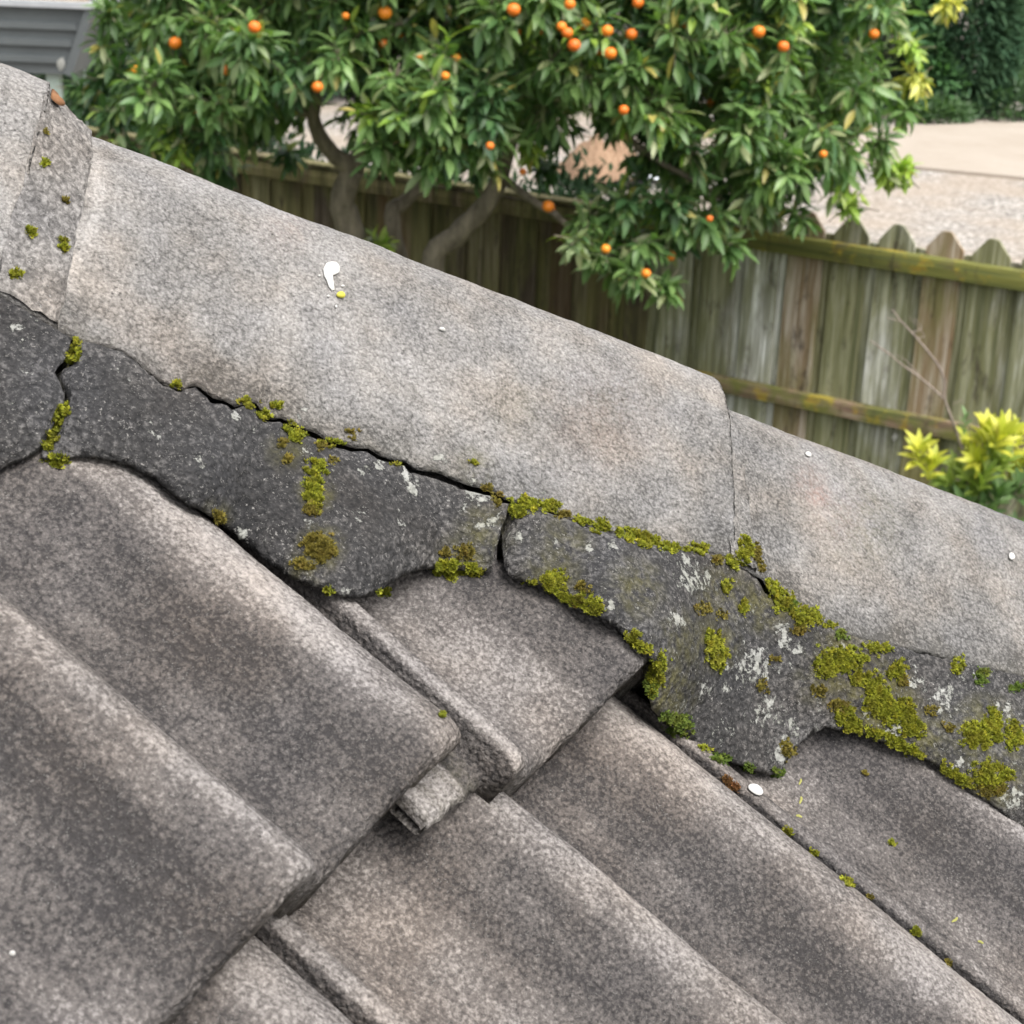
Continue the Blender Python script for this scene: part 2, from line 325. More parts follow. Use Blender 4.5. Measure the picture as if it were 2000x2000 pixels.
def tile_mesh(name, seed, fine=True, mat=None):
    dark = {1: .75, 2: .40, 4: .40}.get(seed, 0.)
    us = []
    for a, b in zip(PROF, PROF[1:]):
        k = 1 if not fine else max(1, int((b[0]-a[0])/.0032))
        us += [a[0]+(b[0]-a[0])*i/k for i in range(k)]
    us.append(PROF[-1][0])
    dv = .0045 if fine else .03
    vs_ = [0, .0015, .004, .008, .013] + list(np.arange(.019, TL, dv)) if fine else [0, .004]+list(np.arange(.012, TL, dv))
    nu, nv = len(us), len(vs_); v = []; wear = []; grime_shade = []; rust = []; alg = []
    nose = {0: -.0058, .0015: -.0030, .004: -.0012, .008: -.0003}
    so = seed*13.7
    for j, vv in enumerate(vs_):
        for u in us:
            w = prof_smooth(u if seed != 2 or u < .03 else u+.012*min(1, (u-.03)/.06)); e = 0.
            if fine:
                w += .0011*fbm(u*22+so, vv*14, so)+.00045*nz(u*150+so, vv*150, 3)
                if j < 5: e = (.0019*fbm(u*60+so, 5.1, vv*40, 3)+.0013*nz(u*260+so, 2.2, vv*300)+.004*max(0, nz(u*34+so, 9.)-.38))*max(0, 1-vv/.016)
            w += nose.get(vv, 0.)
            if u <= .0035: e += .009
            v.append((u, vv+e, w))
            crest = max(math.exp(-((u-.149)/.016)**2), math.exp(-((u-.270)/.018)**2), .9*math.exp(-((u-.010)/.006)**2))
            n2 = .5+.5*fbm(u*9+so, vv*7, so+4)
            slope_band = math.exp(-((u-.110)/.024)**2)+math.exp(-((u-.228)/.022)**2)
            tr = math.exp(-((u-.058)/.026)**2)
            edge = math.exp(-vv/.02)
            wear.append(.7+.3*n2 if u < -.011 else min(1.15, (.5+.75*n2)*crest*.95+.38*tr*(.6+.6*n2)+.35*edge*n2))
            grime_shade.append(max(0., .95*slope_band*(.7+.5*n2)+.12*n2+dark*(.55+.5*n2))+(1.5 if -.012 < u < .0052 else 0))  # last term blackens the groove walls: painted shade of the joint
            rust.append(0.); alg.append(.12 if u < 0 else 0.)
    top = len(v); idx = lambda i, j: j*nu+i; f = []
    for j in range(nv-1):
        for i in range(nu-1): f.append((idx(i, j), idx(i+1, j), idx(i+1, j+1), idx(i, j+1)))
    # underside (coarse, just below) : same rim, hanging skirt
    th = .0125
    rim = [idx(i, 0) for i in range(nu)]+[idx(nu-1, j) for j in range(1, nv)]+[idx(i, nv-1) for i in range(nu-2, -1, -1)]+[idx(0, j) for j in range(nv-2, 0, -1)]
    low = {}
    for r in rim:
        x, y, z = v[r]; low[r] = len(v)
        i = r % nu; front = r < nu
        t2 = th*(.55 if us[i] < .003 else 1.)+(.0130*(1+.45*nz(us[i]*90+so, 7.7)+.3*nz(us[i]*30+so, 1.7)) if front and us[i] > .003 else 0)
        v.append((x-(.002 if i == nu-1 else 0), y+(.003 if front else 0), z-t2)); wear.append(.25); grime_shade.append(.25); rust.append(0); alg.append(.15)
    for a, b in zip(rim, rim[1:]+rim[:1]): f.append((b, a, low[a], low[b]))
    # bottom sheet: join front and back rim strips
    for i in range(nu-1): f.append((low[idx(i, 0)], low[idx(i, nv-1)], low[idx(i+1, nv-1)], low[idx(i+1, 0)]))
    me = mesh(name, v, f, mat or M_tile)
    for n_, a in (('wear', wear), ('grime_shade', grime_shade), ('rust', rust), ('algae', alg)): fattr(me, n_, a)
    fattr(me, 'crust', [0]*len(v))
    return me
def cut_at_hip(me, M, s_at=-.235):               # hip tiles are sawn along the hip
    bm = bmesh.new(); bm.from_mesh(me); Mi = M.inverted()
    co = Mi @ Vector(hsz(0, s_at, 0)); no = (Mi.to_3x3() @ Vector(S_)).normalized()
    g = bm.verts[:]+bm.edges[:]+bm.faces[:]
    bmesh.ops.bisect_plane(bm, geom=g, plane_co=co, plane_no=no, clear_inner=True, clear_outer=False)
    bm.to_mesh(me); bm.free(); me.update(); return len(me.vertices)
def tile_matrix(uj, vl, w, yaw=0.0, tilt=0.0):
    o = P0+uj*U+vl*V+w*Nn
    R = Matrix.Rotation(yaw, 4, Vector(Nn)) @ Matrix.Rotation(tilt, 4, Vector(U))
    M = frame((0, 0, 0), U, V, Nn); M = R @ M; M.translation = Vector(o); return M
coarse = tile_mesh('roof_tile', 99, False)
tiles = []; bvh_src = []
def add_tile(uj, vl, w, seed=None, yaw=0., tilt=0.):
    M = tile_matrix(uj, vl, w, yaw, tilt)
    far = sec(P0+(uj+W)*U+vl*V)[1], sec(P0+uj*U+(vl+TL)*V)[1], sec(P0+(uj+W)*U+(vl+TL)*V)[1]
    near_s = sec(P0+uj*U+vl*V)[1]
    if near_s < -.225: return None
    if seed is not None: me = tile_mesh('roof_tile', seed)
    elif min(far) < -.23: me = coarse.copy()
    else: me = coarse
    if min(far) < -.23:
        if cut_at_hip(me, M) < 8: return None
    o = obj('roof_tile', me, roof, M); tiles.append((o, M)); bvh_src.append((me, M)); return o
J_LOW = -.132                                     # joint seen between the two lower tiles
J_UP = .006                                       # joint between the two upper tiles
VB = .001                                         # lower edge of the upper course
# lower course (unbroken bond, half a tile off the upper one)
add_tile(J_LOW, VB-EXPO, 0, 3); add_tile(J_LOW+W, VB-EXPO, 0.000, 4, yaw=.004); add_tile(J_LOW-W, VB-EXPO, 0, 5)
# upper course, second tile slipped about 50 mm
add_tile(J_UP-W, VB, STEP, 1); add_tile(J_UP-.001, VB-.027, STEP-.001, 2, yaw=-.065); add_tile(J_UP-2*W, VB, STEP)
for k in range(-2, 3):
    if k in (-1, 0, 1): continue
    add_tile(J_LOW+k*W, VB-EXPO, 0); 
add_tile(J_UP-3*W, VB, STEP); add_tile(J_UP+W, VB, STEP)
for r, dv in ((2, 1), (1, -2), (2, -3), (1, 2), (2, 3)):
    for k in range(-3, 5):
        base = J_LOW if dv % 2 == 1 else J_UP
        add_tile(base+(k-1)*W, VB+dv*EXPO, STEP*(dv+1))
# the roof sheds on its own slope: lower courses sit one step lower, as tiles lap

# felt and structure below the tiles, on both sides of the hip
def hip_pt(h): return hsz(h, APEX_S, .065)
um = MB()
q0 = P0-.022*Nn
def plane_pt(u, v): return q0+u*U+v*V
E0, E1 = hip_pt(-1.1), hip_pt(1.9)
dn = lambda p, a: p-V*a
A0, A1 = E0-.03*Z_, E1-.03*Z_
nl = [A0, A1, A0-V*1.6-U*.0, A0-U*1.0]
mirror = lambda p: p-2*((p-hsz(0, APEX_S, 0)) @ S_)*S_
def far_edge(p):                                  # go down slope until the eave line
    t = (p-E1) @ V; return p-V*t
sheet = [E1, E0, E0-U*1.2, far_edge(E0-U*1.2)]
sheet = [p-.05*Nn for p in sheet]
me = mesh('roof_underlay', sheet+[p-.02*Nn for p in sheet], [(0, 1, 2, 3), (7, 6, 5, 4), (0, 3, 7, 4), (0, 4, 5, 1), (1, 5, 6, 2), (2, 6, 7, 3)], M_dark, False); obj('roof_underlay', me, roof)
sh2 = [mirror(p) for p in sheet]
me = mesh('roof_underlay', sh2+[p-.02*Z_ for p in sh2], [(3, 2, 1, 0), (4, 5, 6, 7), (4, 7, 3, 0), (1, 5, 4, 0), (2, 6, 5, 1), (3, 7, 6, 2)], M_dark, False); obj('roof_underlay', me, roof)
# tiles on the hidden side of the hip: mirror images
Mr = Matrix.Identity(4)
for i in range(3):
    for j in range(3): Mr[i][j] = (1. if i == j else 0.)-2*S_[i]*S_[j]
Tm = T(hsz(0, APEX_S, 0)) @ Mr @ T(-hsz(0, APEX_S, 0))
for o, M in list(tiles): obj('roof_tile', o.data, roof, Tm @ M)

# ---- picture lines of the mortar (photo pixels)
CRACK = [(-260, 470), (-80, 540), (0, 575), (65, 612), (109, 638), (145, 660), (174, 667), (199, 671), (239, 687), (264, 703), (293, 729), (322, 750), (357, 763), (366, 756), (384, 754), (399, 767), (413, 783),
         (446, 790), (455, 799), (475, 792), (496, 787), (507, 803), (525, 821), (551, 819), (565, 832), (594, 842), (616, 848), (638, 863), (667, 870), (690, 877), (719, 877),
         (741, 893), (766, 901), (791, 906), (806, 919), (838, 924), (857, 930), (882, 941), (904, 951), (940, 959), (962, 966), (983, 979), (1001, 982), (1049, 993), (1085, 1002),
         (1117, 1013), (1157, 1031), (1208, 1042), (1266, 1060), (1320, 1072), (1383, 1078), (1409, 1083), (1438, 1101), (1456, 1108), (1488, 1127), (1503, 1157), (1532, 1179), (1561, 1197),
         (1601, 1215), (1633, 1230), (1699, 1250), (1807, 1272), (1900, 1295), (2000, 1320), (2120, 1356), (2500, 1480), (3000, 1650)]
M2_BOT = [(81, 894), (98, 897), (134, 895), (174, 892), (214, 897), (246, 906), (272, 919), (304, 935), (337, 964), (366, 984), (399, 999), (435, 1021), (471, 1051), (504, 1077), (529, 1098), (569, 1128),
          (598, 1138), (634, 1149), (674, 1164), (704, 1168), (733, 1163), (759, 1144), (788, 1126), (813, 1114), (846, 1110), (904, 1115), (962, 1119)]
M2_R = [(963, 1093), (965, 1082), (974, 1060), (976, 1035), (987, 1013), (996, 995)]
M2_L = [(154, 668), (156, 682), (151, 711), (128, 718), (122, 732), (130, 749), (139, 769), (138, 788), (132, 809), (124, 834), (113, 858), (103, 877), (83, 886)]
M3_L = [(1014, 1004), (1010, 1017), (1003, 1038), (996, 1064), (990, 1089), (986, 1107), (992, 1122)]
M3_BOT = [(998, 1130), (1023, 1136), (1052, 1142), (1074, 1155), (1099, 1171), (1128, 1185), (1168, 1202), (1204, 1225), (1230, 1247), (1262, 1274), (1285, 1296), (1290, 1330), (1272, 1362), (1278, 1386), (1295, 1404),
          (1331, 1428), (1351, 1441), (1394, 1469), (1427, 1487), (1474, 1503), (1507, 1515), (1532, 1508), (1546, 1482), (1561, 1460), (1586, 1435), (1615, 1422), (1644, 1426), (1680, 1432),
          (1717, 1446), (1771, 1468), (1804, 1479), (1843, 1504), (1894, 1544), (1938, 1569), (1999, 1613), (2100, 1680), (2260, 1700), (2500, 1790), (3000, 2010)]
M1_R = [(143, 668), (132, 691), (124, 707), (113, 716), (107, 728), (116, 745), (124, 767), (124, 790), (112, 811), (99, 840), (85, 867), (77, 881)]
M1_BOT = [(52, 894), (27, 904), (0, 920), (-60, 960), (-130, 960), (-260, 880)]
def crack_between(x0, x1, dy=0.):
    ys = lambda x: float(np.interp(x, [p[0] for p in CRACK], [p[1] for p in CRACK]))
    g_ = lambda x: float(np.interp(x, [0, 150, 260, 330, 470, 560, 640, 760, 860, 985, 1020, 1600, 2000], [.2, -.6, -.2, 1.2, .6, 2.2, 3.4, 1.8, 3.8, 2.2, .0, .0, -.8]))+1.1*nz(x*.07, 3.3); return [(x0, ys(x0)+g_(x0))]+[(x, y+g_(x)) for x, y in CRACK if x0 < x < x1]+[(x1, ys(x1)+g_(x1))]

# ---- hip caps: angular concrete caps with a rounded crown, lapped
cr3 = np.array([sec(mortar_hit(*p)) for p in CRACK])
def crack_at(h): return float(np.interp(h, cr3[:, 0], cr3[:, 1])), float(np.interp(h, cr3[:, 0], cr3[:, 2]))
def cap_mesh(name, h0, h1, z0, z1, seed, fine=True, bottom_follow=True):
    dh = .0024 if fine else .02; hs_ = list(np.arange(h0, h1-.004, dh))+[h1-.006, h1-.0025, h1-.0008, h1]
    nt = 46 if fine else 16; r = .032; v = []; at = {k: [] for k in ('wear', 'grime_shade', 'rust', 'crust', 'algae')}
    so = seed*7.3; ts = np.linspace(-1, 1, 2*nt+1)
    nose = {h1: -.0085, h1-.0008: -.0050, h1-.0025: -.0026, h1-.006: -.0008}
    for h in hs_:
        za = z0+(z1-z0)*(h-h0)/(h1-h0); sc, zc = crack_at(h)
        jag = .0012*nz(h*160+so, 1)+.001*nz(h*420, 2)
        ext = float(np.interp(h, [-.3, -.20, -.165, -.13, .03, .055, .3], [.0030, .0026, .0018, .0004, .0, .0022, .0030]))+.0011*nz(h*75, 8.8); xn = sc-APEX_S+.0008+jag*.7+ext*.55; zn = zc+.0012-ext*.85
        drop = za-zn; k = math.sqrt(max((drop+r)**2-r*r, 1e-6))/xn
        hn = h
        for t in ts:
            if t >= 0: x = xn*t
            else: x = .118*t
            kk = k if t >= 0 else .95
            z = za-(math.sqrt((kk*x)**2+r*r)-r)
            d = (.0012*fbm(h*18+so, x*18, so)+.0004*nz(h*140, x*140, so)) if fine else 0
            d += nose.get(h, 0.)
            e = (.0012*fbm(x*60+so, 3.3, h*30, 3)) if fine and h > h1-.01 else 0
            P = hsz(h+e, APEX_S+x, z)+d*(Z_*.85+S_*.5*np.sign(x))-P0
            v.append(P)
            n2 = .5+.5*fbm(h*11+so, x*11, 8.); n3 = .5+.5*fbm(h*26, x*26, so)
            at['wear'].append(.25+.75*math.exp(-((t-.05)/.28)**2)*n2+.35*n2*n3)
            low = max(0, (t-.72)/.28) if t > 0 else 0; lipd = 2.5 if t > .985 else 0.
            at['grime_shade'].append(min(1.25, 2.4*max(0., low-.36+.7*(n3-.5))+.5*max(0, n3-.5))+lipd)  # lipd paints the crack's shade onto the cap lip
            at['rust'].append(max(0, .1*(n2-.55))); at['crust'].append(0.); at['algae'].append(.25*max(0, low-.5)*n3)
    nc = len(ts); nh = len(hs_); f = []
    for j in range(nh-1):
        for i in range(nc-1): f.append((j*nc+i, (j+1)*nc+i, (j+1)*nc+i+1, j*nc+i+1))
    th = .016; off = len(v)                        # underside, thick shell
    for j in range(nh):
        for i in range(nc):
            t = ts[i]; v.append(np.asarray(v[j*nc+i])-th*(Z_*.8+S_*.6*np.sign(t)*min(1, abs(t)*4)) if abs(t) < .93 else np.asarray(v[j*nc+i])-th*(S_*.97*np.sign(t)-Z_*.22))
            for q in at: at[q].append((3. if t > .8 else .2) if q == 'grime_shade' else 0.)  # underside next to the crack coloured dark as its shade
    for j in range(nh-1):
        for i in range(nc-1): f.append((off+j*nc+i, off+j*nc+i+1, off+(j+1)*nc+i+1, off+(j+1)*nc+i))
    for i in range(nc-1):
        e = (nh-1)*nc+i; f.append((e, off+e, off+e+1, e+1)); f.append((i+1, off+i+1, off+i, i))
    for j in range(nh-1):
        a, b = j*nc, (j+1)*nc; f.append((a, off+a, off+b, b)); a += nc-1; b += nc-1; f.append((b, off+b, off+a, a))
    me = mesh(name, v, f, M_cap)
    for q in at: fattr(me, q, at[q])
    return me
caps = []
def add_cap(h0, h1, z0, z1, seed, fine=True):
    me = cap_mesh('ridge_cap', h0, h1, z0, z1, seed, fine); o = obj('ridge_cap', me, roof, T(P0)); caps.append((me, h0, h1)); bvh_src.append((me, T(P0))); return o
ZA, ZB = .2030, .2205
add_cap(-.66, -.236, ZA-.001, ZB, 1); add_cap(-.262, .186, ZA-.0013, ZB-.0005, 2); add_cap(.150, .585, ZA-.0008, ZB, 3)
add_cap(-1.06, -.64, ZA, ZB, 4, False); add_cap(.55, .975, ZA, ZB, 5, False); add_cap(.94, 1.37, ZA, ZB, 6, False); add_cap(1.34, 1.77, ZA, ZB, 7, False)

# pointing fillets where one cap laps the next
def fillet(h_end, width, zt, zb, mat, seed, wl=.0, lip=-.004):
    nt, nw = 60, 9; v = []; at = []
    for i in range(nt+1):
        t = -1+2*i/nt
        for j in range(nw+1):
            q = j/nw; h = h_end-.006+(width+.006)*q+.002*nz(t*9+seed, q*4, 2.); h += .010*(abs(t))*q*wl
            sc, zc = crack_at(h); xn = sc-APEX_S+.001; x = (xn if t >= 0 else .117)*t; r = .032
            za = (zb+.0025)+(zt-zb-.002)*(1-q)**1.15
            zn = zc+.0015+.016*(1-q)*(1-abs(t)**3) if lip < 0 else zc+.0022; k = math.sqrt(max((za-zn+r)**2-r*r, 1e-6))/xn if t >= 0 else .95
            z = za-(math.sqrt((k*x)**2+r*r)-r)-(.007 if q == 1 else 0)+(lip if q == 0 else 0)
            v.append(hsz(h, APEX_S+x, z)-P0+(.0022*fbm(t*14+seed, q*5, seed)+.0008*nz(t*60, q*20, seed))*Z_); at.append(.3*nz(t*8, q*3, seed))
    f = [(i*(nw+1)+j, i*(nw+1)+j+1, (i+1)*(nw+1)+j+1, (i+1)*(nw+1)+j) for i in range(nt) for j in range(nw)]
    me = mesh('pointing', v, f, mat); fattr(me, 'wear', np.clip(at, 0, 1)+.15); fattr(me, 'grime_shade', [.1 if mat is M_point else .35]*len(v))
    for q in ('rust', 'crust', 'algae'): fattr(me, q, [0.]*len(v))
    obj('pointing', me, roof, T(P0)); bvh_src.append((me, T(P0)))
fillet(-.236, .027, ZB-.0012, ZA+.000, M_point, 3., .3, .0004)
fillet(.1835, .014, ZA+.0075, ZA+.0010, M_cap, 5., 0., .0001)
# lime runs below the left pointing: pale strip on the cap (a wear stain with its own shape)
me = caps[1][0]; co = np.array([v.co[:] for v in me.vertices]); hh = co @ Hh; ss = co @ S_
wv = np.zeros(len(co)); me.attributes['wear'].data.foreach_get('value', w_ := np.zeros(len(co), np.float32))
strip = np.exp(-((hh+.209+.006*np.sin(ss*40))/.0035)**2)*(.5+.5*np.cos(ss*30)); me.attributes['wear'].data.foreach_set('value', (w_+1.3*np.clip(strip, 0, 1)).astype(np.float32))

def tree_of(src):
    vv, ff = [], []
    for me, M in src:
        b = len(vv); vv += [M @ v.co for v in me.vertices]; ff += [[b+i for i in p.vertices] for p in me.polygons]
    return BVHTree.FromPolygons(vv, ff)
tile_bvh = tree_of(bvh_src)
def cast(bv, x, y):
    r = ray(x, y); h = bv.ray_cast(Vector(CAM), Vector(r), 60.); return h if h[0] is not None else None

# ---- mortar bedding pieces
def densify(pts, step, jit):
    out = []
    for (a, b) in zip(pts, pts[1:]+pts[:1]):
        a, b = np.array(a), np.array(b); L = np.linalg.norm(b-a); k = max(1, int(L/step))
        for i in range(k):
            p = a+(b-a)*i/k; out.append(p+jit*np.array([nz(p[0]*.11+p[1]*.07, 1.1), nz(p[0]*.09, p[1]*.11, 4.)]))
    return out
def mortar_piece(outline, seed, gaps, spacing=.0030):
    ol = densify(outline, 9., 3.2)
    P = [mortar_hit(*p) for p in ol]
    uv = [Vector(((p-MP) @ Hh, (p-MP) @ Md)) for p in P]
    xs = [q.x for q in uv]; ys = [q.y for q in uv]; pts = list(uv); nb = len(uv)
    poly = np.array([(q.x, q.y) for q in uv])
    gx = np.arange(min(xs), max(xs), spacing if max(xs) < .75 else spacing*1.6); gy = np.arange(min(ys), max(ys), spacing)
    def inside(pp):
        x, y = pp[:, 0][:, None], pp[:, 1][:, None]; x0, y0 = poly[:, 0], poly[:, 1]; x1, y1 = np.roll(x0, -1), np.roll(y0, -1)
        c = ((y0 > y) != (y1 > y)) & (x < (x1-x0)*(y-y0)/(y1-y0+1e-12)+x0); return c.sum(1) % 2 == 1
    G = np.array([(x, y) for x in gx for y in gy])+rng.uniform(-.0009, .0009, (len(gx)*len(gy), 2)); G = G[inside(G)]
    dmin = np.array([np.min(np.hypot(poly[:, 0]-g[0], poly[:, 1]-g[1])) for g in G]); G = G[dmin > .0012]; dmin = dmin[dmin > .0012]
    pts += [Vector(g) for g in G]
    res = delaunay_2d_cdt(pts, [], [list(range(nb))], 1, 1e-7)
    V2, F2, orig = res[0], res[2], res[3]
    Q = np.array([(q.x, q.y) for q in V2]); nV = len(Q)
    dd = np.array([np.min(np.hypot(poly[:, 0]-g[0], poly[:, 1]-g[1])) for g in Q])
    base = MP+Q[:, :1]*Hh+Q[:, 1:]*Md
    pix = proj(base)
    # push in front of the tiles the mortar was pressed over
    req = np.zeros(nV); dirs = (base-CAM); dist = np.linalg.norm(dirs, axis=1); dirs /= dist[:, None]
    for i in range(nV):
        h = tile_bvh.ray_cast(Vector(CAM), Vector(dirs[i]), 5.)
        if h[0] is not None:
            g = .0035
            for (gx0, gy0, gr, ga) in gaps: g += ga*math.exp(-(((pix[i, 0]-gx0)**2+(pix[i, 1]-gy0)**2)/gr**2))
            req[i] = max(0., dist[i]-h[3]+g) if dist[i]-h[3] > -.012 else 0.
    act = np.where(req > 1e-4)[0]; off = req.copy()
    if len(act):
        a2 = act[::2] if len(act) > 1500 else act
        for k0 in range(0, nV, 800):
            d2 = ((Q[k0:k0+800, None]-Q[None, a2])**2*np.array([1., .45])).sum(-1); off[k0:k0+800] = np.maximum(off[k0:k0+800], (req[a2]*np.exp(-d2/.042**2)).max(1))
    rnd = np.clip(1-dd/.003, 0, 1)**2*.0014
    disp = np.array([.0016*fbm(q[0]*22+seed, q[1]*22, seed)+.0011*fbm(q[0]*95, q[1]*95, seed)+.0006*nz(q[0]*330, q[1]*330, seed) for q in Q])
    bulge = .003*np.sin(np.clip((Q[:, 1])/.08, 0, 1)*math.pi)
    pos = base-dirs*off[:, None]+Mn*(disp-rnd+bulge-.002)[:, None]
    v = list(pos-P0); f = [tuple(t) for t in F2]
    # orientation
    a, b, c = (pos[i] for i in f[0][:3])
    if np.cross(b-a, c-a) @ Mn < 0: f = [t[::-1] for t in f]
    # walls
    ed = {}
    for t in f:
        for k in range(len(t)): ed[(t[k], t[(k+1) % len(t)])] = 1
    bnd = [e for e in ed if (e[1], e[0]) not in ed]; back = {}
    cen = Q.mean(0)
    for e in bnd:
        for i in e:
            if i in back: continue
            low = Q[i, 1] < .045
            d = (-S_*.9+Z_*.42) if low else (-Mn)
            back[i] = len(v); v.append(pos[i]+d*.028-P0)
    for e in bnd: f.append((e[1], e[0], back[e[0]], back[e[1]]))
    me = mesh('bedding_mortar', v, f, M_mortar); full = len(v)
    n2 = np.array([.5+.5*fbm(q[0]*14+seed, q[1]*14, 2.) for q in Q]); edge = np.clip(1-dd/.006, 0, 1)
    pad = lambda a, x: np.concatenate([a, np.full(full-nV, x)])
    right = np.clip((pix[:, 0]-850)/700, 0, 1)
    fattr(me, 'wear', pad(.25*n2+.45*edge*n2+.10*right*n2, .15)); fattr(me, 'grime_shade', pad(.35*(1-n2)-.05*right, 2.5)); fattr(me, 'rust', pad(0*n2, 0))  # side walls coloured near black to stand for shade inside the cracks
    return me, pix, nV, full
CR_SPOTS = [(860, 900, 26, .9), (740, 905, 18, .9), (712, 920, 16, .9), (800, 922, 20, 1.), (805, 950, 22, 1.), (925, 962, 26, 1.), (943, 975, 20, .9), (905, 992, 14, .9), (592, 815, 18, .9), (960, 1022, 22, .75), (935, 1028, 18, .7),
            (1360, 1125, 52, .72), (1345, 1098, 26, .8), (1322, 1212, 26, .9), (1530, 1245, 34, .85), (1545, 1262, 22, .9), (1185, 1180, 18, 1.), (1472, 1300, 52, .7), (1500, 1390, 50, .62), (1530, 1470, 34, .78), (1475, 1190, 20, .7), (1545, 1425, 26, .8),
            (1960, 1390, 34, .8), (1690, 1385, 26, .85), (1745, 1425, 34, .8), (1850, 1370, 60, .55), (1870, 1500, 40, .6), (1980, 1560, 40, .7), (1430, 1300, 30, .6), (372, 977, 14, .9), (600, 1024, 16, .75), (568, 1035, 14, .7), (680, 1155, 16, .75),
            (700, 1010, 20, .6), (780, 1020, 16, .6), (1010, 1045, 18, .65), (1085, 1060, 18, .6), (1150, 1070, 18, .65), (1200, 1065, 18, .6), (1305, 1068, 16, .65), (1375, 1345, 20, .7), (1420, 1345, 16, .75), (1640, 1260, 26, .6),
            (460, 812, 20, .62), (495, 845, 22, .55), (600, 880, 20, .55), (80, 600, 22, .75), (40, 640, 34, .5), (25, 790, 30, .45), (60, 715, 30, .45), (300, 850, 30, .4), (390, 905, 24, .5), (470, 1040, 30, .58), (650, 860, 14, .8), (1780, 1330, 40, .5), (1900, 1290, 40, .5), (1420, 1430, 40, .5), (1340, 1380, 30, .5)]
AL_SPOTS = [(617, 960, 34, 1.), (625, 1070, 44, .9), (950, 1040, 60, .5), (1080, 1130, 60, .6), (1393, 1260, 50, .8), (1645, 1295, 70, .8), (1710, 1370, 80, .9), (1925, 1430, 70, .8), (1500, 1180, 60, .7), (1300, 1350, 60, .9), (1940, 1515, 70, .7),
            (1420, 1160, 60, .6), (1240, 1150, 60, .5), (905, 1090, 50, .6), (560, 880, 40, .5), (1340, 1250, 60, .5), (1100, 1060, 60, .4), (600, 1110, 40, .5), (425, 1005, 30, .5), (1600, 1330, 50, .5), (1800, 1440, 70, .6)]
def spot_attr(pix, spots, wob):
    a = np.zeros(len(pix))
    for x, y, r, k in spots: a = np.maximum(a, k*np.clip(1.25-np.hypot(pix[:, 0]-x, pix[:, 1]-y)/r, 0, 1))
    return a
mort = []
def add_mortar(outline, seed, gaps):
    me, pix, nV, full = mortar_piece(outline, seed, gaps)
    z = np.zeros(full-nV); right = np.clip((pix[:, 0]-900)/600, 0, 1)
    base_c = np.array([.07+.12*nz(p[0]*.012, p[1]*.012, 3.) for p in pix])+.10*right
    fattr(me, 'crust', np.concatenate([np.maximum(np.minimum(spot_attr(pix, CR_SPOTS, 0)*.95, .60), base_c), z])); fattr(me, 'algae', np.concatenate([spot_attr(pix, AL_SPOTS, 0)*.9, z+.5]))
    o = obj('bedding_mortar', me, roof, T(P0)); mort.append((me, T(P0))); return o
GAPS2 = [(210, 898, 60, 0.0046), (300, 935, 50, 0.0080), (380, 995, 55, 0.0114), (460, 1045, 55, 0.0125), (540, 1105, 35, 0.0068), (640, 1152, 60, 0.0080), (720, 1165, 40, 0.0091), (790, 1125, 40, 0.0046)]
GAPS3 = [(1060, 1145, 40, 0.0046), (1190, 1215, 35, 0.0114), (1260, 1275, 40, 0.0057), (1290, 1350, 50, 0.0068), (1440, 1490, 60, 0.0057), (1600, 1430, 40, 0.0023), (1830, 1495, 40, 0.0046)]
add_mortar(crack_between(155, 999, .8)+M2_R[::-1][1:]+M2_BOT[::-1]+M2_L[::-1][:-1], 11., GAPS2)
add_mortar(crack_between(1012, 3000, .8)+M3_BOT[::-1]+M3_L[::-1], 23., GAPS3)
ext_px = lambda h, s, z: tuple(proj(hsz(h, s, z)+.006*Mn)[:2])      # the bedding goes on up the hip, out of the picture
sc0, zc0 = crack_at(-1.)
add_mortar([ext_px(h, sc0, zc0-.001) for h in (-1., -.8, -.6, -.42)]+crack_between(-260, 143, .8)+M1_R[1:]+M1_BOT[:-1]+[ext_px(h, sc0+.040+.008*math.sin(h*21), zc0-.069-.014*math.sin(h*21)) for h in (-.42, -.5, -.6, -.7, -.8, -.9, -1.)], 31., [(20, 905, 60, .004)])
# core added behind the cracks for their shade, in the near-black felt
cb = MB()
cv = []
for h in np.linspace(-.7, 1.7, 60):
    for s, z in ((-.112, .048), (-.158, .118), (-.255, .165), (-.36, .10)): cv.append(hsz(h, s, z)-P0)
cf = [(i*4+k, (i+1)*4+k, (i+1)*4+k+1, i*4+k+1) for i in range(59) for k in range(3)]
obj('crack_shade_core', mesh('crack_shade_core', cv, cf, M_dark), roof, T(P0))
# bedding on the hidden side
hv = []
for h in np.linspace(-.7, 1.75, 50):
    for s, z in ((.118, .125), (.155, .062), (.13, .05)): hv.append(hsz(h, APEX_S-s, z)-P0)
me = mesh('bedding_mortar', hv, [(i*3+k, (i+1)*3+k, (i+1)*3+k+1, i*3+k+1) for i in range(49) for k in range(2)], M_mortar)
for q in ('wear', 'grime_shade', 'rust', 'crust', 'algae'): fattr(me, q, [.1]*len(hv))
obj('bedding_mortar', me, roof, T(P0))
all_bvh = tree_of(bvh_src+mort)

